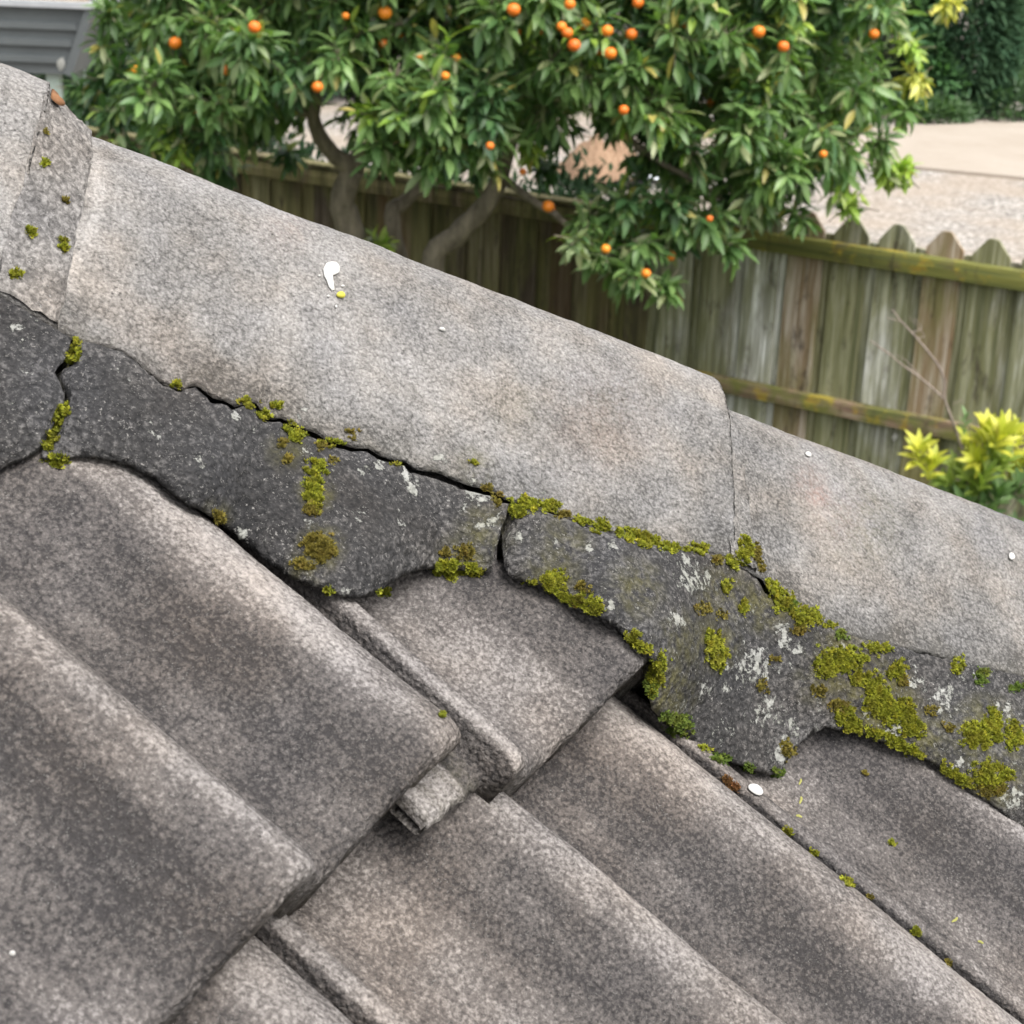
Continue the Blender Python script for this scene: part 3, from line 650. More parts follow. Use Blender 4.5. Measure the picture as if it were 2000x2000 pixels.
# crust / pink marks on the caps, found where the photo shows them
for (me, h0, h1) in caps[:3]:
    co = np.array([v.co[:] for v in me.vertices])+P0; px = proj(co)
    a = np.zeros(len(co), np.float32); me.attributes['crust'].data.foreach_get('value', a)
    a = np.maximum(a, spot_attr(px, [(860, 898, 26, .95), (930, 940, 30, .7), (1055, 968, 24, .85), (590, 812, 20, .9), (960, 945, 20, .6), (740, 870, 14, .6)], 0)*.6); me.attributes['crust'].data.foreach_set('value', a.astype(np.float32))
    b = np.zeros(len(co), np.float32); me.attributes['rust'].data.foreach_get('value', b)
    b = np.maximum(b, spot_attr(px, [(1598, 968, 26, .75), (1580, 940, 40, .3), (1640, 1010, 60, .22), (560, 440, 60, .15), (1180, 820, 120, .14)], 0)); me.attributes['rust'].data.foreach_set('value', b.astype(np.float32))
    g = np.zeros(len(co), np.float32); me.attributes['algae'].data.foreach_get('value', g)
    g = np.maximum(g, spot_attr(px, [(1690, 1030, 90, .22), (1010, 800, 60, .12), (930, 910, 40, .3), (1200, 780, 70, .1)], 0)); me.attributes['algae'].data.foreach_set('value', g.astype(np.float32))

# ---- moss: tiny star tufts massed into cushions
def blades():
    v, f = [], []
    for k in range(9):
        a = k*2.399; el = .35+1.0*((k*.618) % 1); d = np.array([math.cos(a)*math.cos(el), math.sin(a)*math.cos(el), math.sin(el)])
        sd_ = np.array([-math.sin(a), math.cos(a), 0])*.16; b = len(v); v += [d*.1-sd_, d*.1+sd_, d*.6+sd_*1.1, d*1.05, d*.6-sd_*1.1]; f += [(b, b+1, b+2, b+3, b+4)]
    return np.array(v), f
BV, BF = blades()
MOSS_TINT = {'y': ((.37, .385, .033), (.17, .20, .02)), 'g': ((.17, .25, .04), (.08, .14, .025)), 'b': ((.25, .21, .04), (.15, .13, .03)), 'r': ((.30, .15, .06), (.16, .09, .03))}
def moss(label, spots):
    VV, FF, CC = [], [], []
    for s in spots:
        x, y, rx, ry = s[:4]; ang = rad(s[4]) if len(s) > 4 else 0; tint = s[5] if len(s) > 5 else 'y'; dens = s[6] if len(s) > 6 else 1.
        n = int(max(6, rx*ry*math.pi*.17*dens)); ca, sa = math.cos(ang), math.sin(ang)
        for _ in range(n):
            r = math.sqrt(random.random())*(1+.25*random.gauss(0, .6))*(random.uniform(1., 1.7) if random.random() < .22 else 1.); th = random.uniform(0, 2*math.pi); dx, dy = 1.28*rx*r*math.cos(th), 1.28*ry*r*math.sin(th)
            px, py = x+dx*ca-dy*sa, y+dx*sa+dy*ca
            if nz(px*.085, py*.085, 8.)*.8+nz(px*.22, py*.22, 3.)*.5+(1-r)*.8 < .08: continue
            h = cast(all_bvh, px, py)
            if not h or h[3] > 2: continue
            nrm = np.array(h[1]); nrm = nrm if nrm @ (CAM-np.array(h[0])) > 0 else -nrm
            up = nrm*.6+np.array([0, 0, .5])+rng.normal(0, .25, 3); up /= np.linalg.norm(up)
            a = np.cross(up, rng.normal(0, 1, 3)); a /= np.linalg.norm(a); c = np.cross(up, a)
            L = random.uniform(.0014, .0027); lift = max(0, 1-r*r)*min(rx, ry)*.00005*random.uniform(.2, 1.1)
            b = len(VV)*len(BV); o = np.array(h[0])+up*lift-up*.0004
            VV.append(o+L*(BV[:, :1]*a+BV[:, 1:2]*c+BV[:, 2:]*up)-P0); FF += [tuple(i+b for i in q) for q in BF]
            t0, t1 = map(np.array, MOSS_TINT[tint]); k = random.random(); cc = t0*k+t1*(1-k)
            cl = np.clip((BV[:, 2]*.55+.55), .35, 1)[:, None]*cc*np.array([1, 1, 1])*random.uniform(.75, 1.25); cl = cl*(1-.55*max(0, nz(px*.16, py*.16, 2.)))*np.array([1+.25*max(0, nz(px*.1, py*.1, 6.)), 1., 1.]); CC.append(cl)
    if not VV: return
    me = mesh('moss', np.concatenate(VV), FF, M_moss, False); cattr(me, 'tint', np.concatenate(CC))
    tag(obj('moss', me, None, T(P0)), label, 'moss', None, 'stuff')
moss('yellow green moss filling the upright crack at the left end of the mortar', [(147, 672, 6, 12), (145, 692, 9, 16, 15), (139, 704, 9, 10), (130, 800, 6, 12), (117, 822, 9, 12, -30), (104, 850, 10, 20, 20), (92, 870, 9, 10), (113, 901, 18, 10), (118, 808, 7, 12)])
moss('small moss tufts dotted along the jagged crack below the big ridge cap', [(342, 753, 8, 6), (482, 788, 14, 9), (514, 811, 12, 9, 40), (540, 793, 10, 7), (570, 840, 15, 12, 30), (582, 850, 14, 14), (647, 867, 22, 8, 8), (628, 870, 8, 12, 0, 'b'), (776, 906, 10, 4, 0, 'y', 1.), (950, 957, 12, 8, 0, 'b'), (972, 974, 10, 9, 0, 'b'),
      (685, 850, 14, 8, 0, 'b', .4), (925, 905, 8, 4, 0, 'y', 1.)])
moss('moss streak running down the middle of the dark mortar', [(617, 916, 18, 15), (614, 948, 17, 14), (612, 975, 16, 16), (612, 995, 14, 10, 0, 'b'), (620, 1060, 24, 16, 0, 'b'), (628, 1080, 22, 16, 0, 'b'), (592, 1102, 20, 10, 0, 'b', .5), (552, 863, 8, 8, 0, 'b', .7), (560, 898, 8, 8, 0, 'b', .6), (650, 900, 8, 6, 0, 'b', .5)])
moss('bright moss tufts along the lower mortar edge above the slipped tile', [(872, 1111, 24, 15), (885, 1120, 18, 11), (923, 1114, 18, 11, 20), (750, 1158, 11, 9), (640, 1155, 8, 6), (427, 1009, 9, 9, 0, 'b'), (905, 1078, 14, 16, 0, 'b', .5), (868, 1082, 12, 12, 0, 'b', .4)])
moss('bright moss cushions in the crack between ridge cap and right hand mortar', [(1020, 984, 22, 12, 5), (1012, 998, 14, 12), (1075, 990, 16, 11), (1045, 986, 16, 8), (1098, 1006, 14, 6, 0, 'b'), (1137, 1017, 16, 8, 20), (1175, 1030, 17, 12), (1228, 1045, 22, 10, 12), (1262, 1055, 26, 13, 15), (1308, 1070, 18, 9), (1345, 1074, 14, 5, 0, 'y', .8), (1366, 1072, 18, 10), (1400, 1095, 10, 9, 0, 'b'), (1426, 1100, 13, 11, 30),
      (1455, 1070, 11, 22), (1453, 1092, 12, 14), (1478, 1080, 6, 18, 0, 'b'), (1488, 1112, 6, 14, 0, 'b'), (1508, 1150, 12, 18, -25), (1528, 1172, 20, 18, 30), (1545, 1185, 12, 10, 0, 'g'), (1572, 1203, 26, 15, 15), (1600, 1212, 10, 8), (1618, 1222, 12, 6), (1642, 1242, 11, 8, 0, 'g'), (1718, 1266, 19, 10), (1690, 1262, 10, 4, 0, 'y', .7)])
moss('moss along the bottom edge of the right hand mortar beside the slipped tile', [(1082, 1137, 20, 18), (1102, 1167, 14, 8, 25), (1035, 1139, 11, 6), (1110, 1172, 16, 6, 25), (1148, 1182, 25, 15, 20), (1130, 1175, 12, 10, 0, 'b'), (1238, 1250, 18, 12, 40), (1262, 1268, 10, 8), (1285, 1315, 13, 34, 15), (1268, 1350, 14, 14, 0, 'g'), (1300, 1400, 12, 10, 0, 'g'), (1328, 1418, 22, 20, 40, 'g'), (1408, 1480, 15, 11, 0, 'g'), (1460, 1500, 13, 8, 0, 'g'), (1517, 1511, 14, 8, 0, 'g'), (1375, 1463, 10, 5), (1140, 1148, 12, 9, 0, 'b')])
moss('olive moss patches spread over the right hand mortar face', [(1393, 1250, 16, 18), (1398, 1280, 20, 22), (1418, 1145, 9, 12), (1452, 1182, 9, 14), (1370, 1190, 16, 10, 0, 'b', .5), (1408, 1200, 10, 10, 0, 'b', .5), (1560, 1230, 16, 9, 0, 'b', .7), (1630, 1290, 26, 22), (1662, 1290, 24, 22), (1610, 1305, 18, 16), (1680, 1325, 20, 12), (1705, 1340, 20, 22), (1715, 1375, 24, 26),
      (1740, 1390, 22, 24), (1770, 1400, 16, 32), (1785, 1425, 18, 16), (1650, 1400, 20, 18), (1665, 1418, 16, 12), (1640, 1380, 16, 12, 0, 'b'), (1598, 1350, 14, 12, 0, 'b', .6), (1753, 1312, 16, 18, 30), (1765, 1330, 10, 10, 0, 'b'), (1870, 1300, 12, 14, 0, 'y', .6), (1917, 1322, 12, 14, 0, 'g'), (1920, 1432, 36, 22), (1940, 1405, 15, 20), (1905, 1445, 22, 14), (1978, 1435, 18, 24), (1988, 1342, 14, 9, 0, 'g'),
      (1705, 1434, 26, 9, 12), (1745, 1446, 24, 9, 15), (1775, 1466, 22, 10, 25), (1795, 1474, 10, 6), (1855, 1505, 22, 10, 30), (1880, 1525, 18, 9, 30), (1930, 1515, 28, 24), (1968, 1515, 12, 10), (1935, 1540, 24, 12, 0, 'b'), (1490, 1340, 10, 12, 0, 'b', .6), (1510, 1290, 10, 8, 0, 'b', .6), (1540, 1462, 12, 16, 0, 'b', .6), (1820, 1390, 16, 10, 0, 'b', .5), (1850, 1420, 14, 8, 0, 'b', .5)])
moss('small moss tufts on the pointing at the end of the left ridge cap', [(86, 318, 6, 7), (127, 392, 6, 7, 0, 'b'), (60, 450, 8, 9), (124, 478, 8, 11), (30, 537, 10, 7), (90, 256, 5, 10, 0, 'b', .4)])
moss('moss specks lodged in the joints between the roof tiles', [(1430, 1536, 11, 8, 42, 'r'), (1418, 1526, 8, 6, 42, 'r'), (1540, 1626, 8, 5, 40), (1590, 1666, 9, 5, 40), (1655, 1722, 15, 6, 40), (1790, 1820, 9, 6, 40), (1742, 1645, 8, 6), (1690, 1510, 5, 4, 0, 'b'), (865, 1397, 6, 6, 40), (1700, 1752, 6, 4, 40, 'b'), (1850, 1880, 8, 4, 40, 'b')])

# ---- fallen petals and a bird dropping on the roof
def flake(name, pts, mat, label, cat, lift=.0008, thick=.0009, cup=.0, group=None):
    """thin shape lying on the roof, outline in photo pixels, resting on what it lies on"""
    c = np.mean(pts, 0); h = cast(all_bvh, *c); n = np.array(h[1]); n = n if n @ (CAM-np.array(h[0])) > 0 else -n; O = np.array(h[0])
    ring = [on_plane(x, y, O, n) for x, y in pts]; k = len(ring); v = []
    for q, hh_ in ((1., .0), (1., thick*.5), (.82, thick), (.4, thick*1.6)):
        for p in ring: v.append(O+(p-O)*q+n*(lift+hh_+cup*q*q*np.linalg.norm(p-O)/.006)-P0)
    v.append(O+n*(lift+thick*1.7)-P0); f = []
    for r in range(3):
        for i in range(k): f.append((r*k+i, r*k+(i+1) % k, (r+1)*k+(i+1) % k, (r+1)*k+i))
    f += [(3*k+i, 3*k+(i+1) % k, 4*k) for i in range(k)]
    me = mesh(name, v, f, mat); return tag(obj(name, me, None, T(P0)), label, cat, group)
def oval(x, y, a, b, ang, n=16, wob=.08):
    t = rad(ang); out = []
    for i in range(n):
        q = 2*math.pi*i/n; r = 1+wob*math.sin(q*2+1)+wob*.6*math.sin(3*q); dx, dy = a*r*math.cos(q), b*r*math.sin(q); out.append((x+dx*math.cos(t)-dy*math.sin(t), y+dx*math.sin(t)+dy*math.cos(t)))
    return out
dr = flake('bird_dropping', [(630, 527), (636, 516), (646, 513), (656, 514), (662, 522), (662, 533), (655, 538), (648, 541), (645, 547), (649, 557), (652, 568), (647, 570), (641, 562), (637, 550), (632, 541)], M_white, 'white bird dropping with a yellow end on the big ridge cap', 'bird dropping', thick=.0007)
for q_ in (oval(668, 560, 3, 2, 0, 7), oval(640, 580, 2.5, 2, 0, 7), oval(622, 540, 2, 2, 0, 7), oval(655, 600, 2, 3, 0, 7)):
    sp_ = flake('splash', q_, M_white, None, None, thick=.0004); sp_.parent = dr; sp_.matrix_basis = Matrix.Identity(4)
h = flake('yellow_end', oval(664, 578, 8, 6, 10), M_yellow, None, None, thick=.0012); h.parent = dr; h.matrix_basis = Matrix.Identity(4)
flake('petal', oval(1473, 1545, 15, 9, 28), M_white, 'white fallen petal beside the joint between the two lower roof tiles', 'petal', cup=.0006, thick=.0012)
flake('petal', oval(22, 1866, 6, 4, 10, 10), M_white, 'tiny white fallen petal on the broad roll of the unslipped upper tile', 'petal')
flake('petal', oval(1577, 889, 6, 4, 30, 10), M_white, 'tiny white fallen petal near the crown of the right hand ridge cap', 'petal')
flake('petal', oval(1974, 1088, 5, 8, -20, 10), M_white, 'small white petal low on the face of the right hand ridge cap', 'petal')
flake('petal', oval(862, 645, 6, 3, 20, 10), M_white, 'tiny white petal fleck midway on the big ridge cap', 'petal')
flake('dead_leaf', [(95, 182), (99, 190), (108, 200), (117, 207), (121, 211), (113, 211), (103, 205), (95, 196)], M_dead, 'curled brown dead leaf scrap on the end of the left ridge cap', 'leaf', thick=.002, cup=.001)
# small yellowish lichen rosettes on the right tile
for x, y, r in [(1563, 1527, 5), (1564, 1563, 6), (1560, 1594, 5), (1865, 1797, 6), (1915, 1840, 5)]:
    flake('lichen', oval(x, y, r, r*.6, random.uniform(0, 180), 11, .3), M_lichen, 'small flat yellowish lichen rosette on the tile beside the right hand mortar', 'lichen', lift=.0001, thick=.0004, group='lichen rosettes on the tile')
# house under the roof
eave = [far_edge(E0-U*1.2), E1, mirror(far_edge(E0-U*1.2))]
hw = empty('house_wall', tuple(np.array([*(E1[:2]-.5*(Hh[:2]/np.linalg.norm(Hh[:2]))), 0])), 'cream rendered house wall standing under the tiled roof', 'wall')
def wall(a, b, top):
    a, b = np.array(a), np.array(b); d = b-a; d[2] = 0; L = np.linalg.norm(d); d /= L; m = (a+b)/2; nrm = np.array([-d[1], d[0], 0])
    mb = MB(); mb.box((m[0], m[1], top/2), L/2, .06, top/2, d, nrm); obj('wall_panel', mb.mesh('wall_panel', M_wall), hw)
ins = -.5*Hh; wall(eave[0]+ins, eave[1]+ins*1.2, E1[2]-.22); wall(eave[2]+ins, eave[1]+ins*1.2, E1[2]-.22)

# ================================================================== GROUND, DRIVE, GRAVEL
def ground_quad(name, pts, z, mat):
    me = mesh(name, [(p[0], p[1], z) for p in pts], [tuple(range(len(pts)))], mat, False); return tag(obj(name, me), kind='structure')
ground_quad('ground', [(-250, -250), (250, -250), (250, 250), (-250, 250)], 0, M_ground)
FAZ = rad(-58.5); FD = az_dir(FAZ); FNn = np.array([FD[1], -FD[0], 0]); FNn = FNn if FNn[1] < 0 else -FNn      # toward the camera
FTOP = 1.74
FP = on_ground(1758, 435, FTOP); FP[2] = 0
g1, g2 = on_ground(1709, 324), on_ground(2000, 352)           # edge of gravel / drive
h1, h2 = on_ground(1760, 247), on_ground(2000, 240)           # far edge of drive
gd = (g2-g1)/np.linalg.norm(g2-g1); hd = (h2-h1)/np.linalg.norm(h2-h1)
back = -FNn
ground_quad('gravel', [FP+FD*32+back*.1, FP-FD*30+back*.1, FP-FD*30+back*45, FP+FD*32+back*45], .004, M_gravel)
den = gd[0]*hd[1]-gd[1]*hd[0]; tI = ((h1-g1)[0]*hd[1]-(h1-g1)[1]*hd[0])/den; tI = g1+gd*(tI+.2)
ground_quad('driveway', [tI, g2+gd*14, h2+hd*14], .03, M_road)
gb = np.stack([rng.uniform(-7, 7, 14000), rng.uniform(2.6, 12.5, 14000), np.zeros(14000)], -1); okg = ((gb-FP) @ FNn > .12) & (gb[:, 1] > 3.4-.3*gb[:, 0]); gb = gb[okg]
# kerb lip of the drive
kb = MB(); mid = (tI+g2+gd*14)/2; Lk = np.linalg.norm(g2+gd*14-tI)/2
kb.box((mid[0], mid[1], .02), Lk, .04, .025, gd, np.array([-gd[1], gd[0], 0])); tag(obj('drive_edge', kb.mesh('drive_edge', M_road)), kind='structure')

# ================================================================== FENCE
fence = empty('paling_fence', tuple(FP), 'weathered timber paling fence with pointed tops and mossy green rails', 'fence')
SP = .263
def paling_mesh(w, top, shoulder, seed, flat):
    pk = .058 if not flat else w*.42
    pr = [(-w/2, 0), (w/2, 0), (w/2, shoulder), (pk/2+.004, top-.008), (pk/2-.01, top), (-pk/2+.01, top), (-pk/2-.004, top-.008), (-w/2, shoulder)]
    v = []; 
    for d in (.009, -.009):
        for x, z in pr: v.append((x+.002*nz(z*3+seed, x*9), d+.002*nz(z*2, seed), z))
    k = len(pr); f = [tuple(range(k))[::-1], tuple(range(k, 2*k))]+[(i, (i+1) % k, k+(i+1) % k, k+i) for i in range(k)]
    bm = bmesh.new(); me = mesh('paling', v, f, M_paling, False); bm.from_mesh(me)
    bmesh.ops.recalc_face_normals(bm, faces=bm.faces[:]); bm.to_mesh(me); bm.free()
    fattr(me, 'wet', [.10 if q[2] > shoulder*.9 else (.0 if q[2] > .3 else .18) for q in v]); return me
M_brown_shade = mat_wood('brown_paling_tree_shade', ((.045, .032, .025), (.105, .082, .06), (.19, .16, .125)), .45, .15)  # browner boards, darkened further for the shade under the tree
pm = [paling_mesh(.205, FTOP-.01, FTOP-.105, i, False) for i in range(4)]; pb = [paling_mesh(.15, FTOP-.115, FTOP-.14, i+9, True) for i in range(4)]
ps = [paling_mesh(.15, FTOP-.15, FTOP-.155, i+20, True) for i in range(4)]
for me in ps: me.materials[0] = M_brown_shade
K0 = (on_plane(1255, 600, FP, FNn)-FP) @ FD/SP            # where the brown panel starts; its colour also holds tree shade
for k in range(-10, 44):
    is_brown = k > K0
    p = FP+FD*(k*SP+random.uniform(-.006, .006)); obj('paling', random.choice(ps if is_brown else pm), fence, frame(p+np.array([0, 0, random.uniform(-.012, .008)]), FD, FNn, (0, 0, 1)))
    p = FP+FD*((k+.5)*SP+random.uniform(-.012, .012))-FNn*.022; obj('paling', random.choice(ps if is_brown else pb), fence, frame(p+np.array([0, 0, random.uniform(-.02, .01)]), FD, FNn, (0, 0, 1)))
def rail(z0, hgt, dep, name='rail', x0=-10.6*SP, x1=K0*SP, mat=None):
    n = 90; v = []
    for i in range(n+1):
        x = x0+(x1-x0)*i/n; dz = .006*nz(x*.7, z0); w_ = .0025*nz(x*9, 3)
        for y, z in ((.0, 0), (dep, -.004), (dep+.003, hgt*.5), (dep-.004, hgt-.006+w_), (0, hgt+w_)): v.append((x, y+.0105, z0+z+dz))
    f = [(i*5+k, (i+1)*5+k, (i+1)*5+(k+1) % 5, i*5+(k+1) % 5) for i in range(n) for k in range(5)]+[(0, 1, 2, 3, 4), tuple(n*5+k for k in (4, 3, 2, 1, 0))]
    me = mesh(name, v, f, mat or M_rail, False); bm = bmesh.new(); bm.from_mesh(me); bmesh.ops.recalc_face_normals(bm, faces=bm.faces[:]); bm.to_mesh(me); bm.free()
    fattr(me, 'wet', [.20 if z0 > 1 else -.08]*len(v)); obj(name, me, fence, frame(FP, FD, FNn, (0, 0, 1)))
rail(FTOP-.252, .10, .05); rail(.62, .085, .055); rail(.12, .085, .05)
for z0 in (FTOP-.27, .63, .12): rail(z0, .10, .05, 'rail', K0*SP+.004, 43.6*SP, M_brown_shade)
rail(FTOP-.148, .022, .06, 'capping', K0*SP+.004, 43.6*SP, M_brown_shade)
for k in (-7.5, 1.6, 10.5, 19.5, 28.5, 37.5):
    m_ = MB(); m_.box((0, 0, .8), .05, .05, .8); me = m_.mesh('post', M_paling); fattr(me, 'wet', [0.]*8); obj('post', me, fence, frame(FP+FD*k*SP-FNn*.085, FD, FNn, (0, 0, 1)))

# ================================================================== LEAVES
def leaf_template(wid=.31, fold=.10, droop=.24):
    sec_ = [(0, .02), (.18, .62), (.42, 1.), (.68, .82), (.88, .38), (1., .02)]; v = []
    for x, w in sec_:
        z = -droop*x*x
        for s in (-1, 0, 1): v.append((x, s*w*wid/2, z+abs(s)*w*fold*.5))
    f = []
    for i in range(len(sec_)-1):
        for k in range(2): f.append((i*3+k, (i+1)*3+k, (i+1)*3+k+1, i*3+k+1))
    return np.array(v), f
LV, LF = leaf_template(); LFa = np.array(LF)
def leaf_frames(base, d, up, L):
    """base (n,3), axis d (n,3), approx normal up (n,3), length (n,)"""
    d = d/np.linalg.norm(d, axis=1, keepdims=True); y = np.cross(up, d); y /= np.linalg.norm(y, axis=1, keepdims=True)+1e-9; z = np.cross(d, y)
    return base, d*L[:, None], y*L[:, None], z*L[:, None]
def bake_leaves(name, fr, tint, mat, tv=LV, tf=LFa):
    b, X, Y, Zz = fr; n = len(b); k = len(tv)
    P = b[:, None]+tv[None, :, :1]*X[:, None]+tv[None, :, 1:2]*Y[:, None]+tv[None, :, 2:]*Zz[:, None]
    F = (tf[None]+(np.arange(n)*k)[:, None, None]).reshape(-1, tf.shape[1])
    me = bpy.data.meshes.new(name); me.vertices.add(n*k); me.vertices.foreach_set('co', P.reshape(-1).astype(np.float32))
    nf = len(F); q = F.shape[1]; me.loops.add(nf*q); me.loops.foreach_set('vertex_index', F.reshape(-1).astype(np.int32)); me.polygons.add(nf)
    me.polygons.foreach_set('loop_start', np.arange(0, nf*q, q, dtype=np.int32)); me.polygons.foreach_set('loop_total', np.full(nf, q, np.int32))
    me.update(calc_edges=True); me.materials.append(mat); me.polygons.foreach_set('use_smooth', np.ones(nf, bool)); cattr(me, 'tint', np.repeat(tint, k, 0)); return me
def rand_dirs(n):
    a = rng.normal(0, 1, (n, 3)); return a/np.linalg.norm(a, axis=1, keepdims=True)

gm = len(gb); gk = rng.uniform(0, 1, (gm, 1))
gme = bake_leaves('grass', leaf_frames(gb, rng.normal(0, .35, (gm, 3))+np.array([0, 0, 1.]), rng.normal(0, 1, (gm, 3)), rng.uniform(.05, .13, gm)), np.array([.06, .13, .03])*(1-gk)+np.array([.16, .24, .07])*gk, M_leaf2, LV*np.array([1, .35, 1]))
tag(obj('grass', gme), 'rough short grass on the ground between the house and the fence', 'grass', None, 'stuff')

# ================================================================== THE ORANGE TREE
TY = 9.6
tb = np.array([-.55, TY, 0.])
tree = empty('orange_tree', tuple(tb), 'leafy orange tree hung with ripe fruit, leaning over the paling fence', 'tree')
def px3(x, y, Y): return at_y(x, y, Y)
stems = [([tb+(-.05, 0, 0), tb+(-.12, .02, .5), px3(690, 470, 9.55), px3(668, 395, 9.5), px3(690, 330, 9.5)], [.13, .12, .105, .095, .085]),
         ([px3(690, 330, 9.5), px3(640, 290, 9.45), px3(612, 225, 9.4), px3(630, 120, 9.3), px3(600, 10, 9.3)], [.075, .06, .05, .04, .025]),
         ([px3(690, 330, 9.5), px3(720, 260, 9.6), px3(740, 150, 9.7), px3(800, 30, 9.8)], [.08, .065, .05, .03]),
         ([tb+(.05, .05, 0), tb+(.1, .06, .5), px3(768, 450, 9.75), px3(790, 395, 9.8), px3(832, 350, 9.8), px3(860, 250, 9.9)], [.10, .085, .06, .055, .045, .03]),
         ([tb+(.08, -.05, 0), tb+(.22, -.06, .55), px3(845, 525, 9.5), px3(890, 462, 9.45), px3(945, 405, 9.4), px3(980, 345, 9.4)], [.11, .10, .085, .08, .072, .066]),
         ([px3(980, 345, 9.4), px3(1000, 270, 9.4), px3(1040, 190, 9.4), px3(1100, 80, 9.5), px3(1150, -60, 9.6)], [.058, .052, .05, .04, .025]),
         ([px3(980, 345, 9.4), px3(1040, 392, 9.1), px3(1080, 415, 9.0), px3(1112, 440, 8.95), px3(1180, 450, 8.9)], [.030, .028, .024, .02, .012]),
         ([px3(1040, 190, 9.4), px3(1150, 180, 9.3), px3(1300, 160, 9.2), px3(1450, 130, 9.2)], [.045, .038, .03, .018]),
         ([px3(1150, 180, 9.3), px3(1250, 290, 9.2), px3(1350, 350, 9.1), px3(1430, 400, 9.1)], [.03, .026, .02, .014]),
         ([px3(612, 225, 9.4), px3(500, 190, 9.3), px3(380, 150, 9.2)], [.035, .028, .016])]
for pts, rs in stems:
    sp = smooth_poly(pts, 5); rr = np.interp(np.linspace(0, 1, len(sp)), np.linspace(0, 1, len(rs)), rs)
    mb = MB(); mb.tube(sp, np.asarray(rr)*.74, 10, .08); obj('trunk' if rs[0] > .09 else 'limb', mb.mesh('trunk' if rs[0] > .09 else 'limb', M_bark, True), tree)
CROWN = np.array([(215, -330), (215, 60), (215, 170), (250, 235), (330, 315), (400, 315), (470, 255), (560, 240), (640, 215), (700, 250), (700, 300), (760, 345), (860, 320), (950, 335), (985, 290), (1040, 260), (1100, 235), (1240, 250), (1290, 330),
                  (1180, 385), (1130, 430), (1140, 510), (1215, 555), (1290, 540), (1350, 470), (1430, 480), (1480, 430), (1560, 400), (1620, 345), (1690, 310), (1720, 250), (1750, 200), (1745, 120), (1760, 20), (1800, -330)])
def in_poly(x, y, poly):
    c = False; n = len(poly)
    for i in range(n):
        x0, y0 = poly[i]; x1, y1 = poly[(i+1) % n]
        if (y0 > y) != (y1 > y) and x < (x1-x0)*(y-y0)/(y1-y0)+x0: c = not c
    return c
clumps = []                                       # (centre, radius, tint)
def front_y(x, y): return 8.55+.75*((x-1000)/850)**2+.9*max(0, (y-330)/250)*.6
for layer, (dy, sp_, r0) in enumerate(((0, 92, 62), (.55, 100, 74), (1.15, 120, 84))):
    for gx in np.arange(130, 1800, sp_):
        for gy in np.arange(-330, 570, sp_*.85):
            x, y = gx+random.uniform(-.35, .35)*sp_, gy+random.uniform(-.35, .35)*sp_; r = r0*random.uniform(.8, 1.2)
            if not in_poly(x, y, CROWN): continue
            if not (in_poly(x, y+r*.5, CROWN) and in_poly(x+r*.55, y, CROWN) and in_poly(x-r*.55, y, CROWN)): continue
            if layer and y > 380: continue
            if math.hypot((x-1165)/70, (y-318)/42) < 1.05: continue
            if math.hypot((x-650)/95, (y-275)/75) < 1.: continue
            if layer == 0 and random.random() < .10: continue
            Y = front_y(x, y)+dy+random.uniform(-.2, .2)
            clumps.append((px3(x, y, Y), r*Y/FPX, 'm' if random.random() < .7 else 'd'))
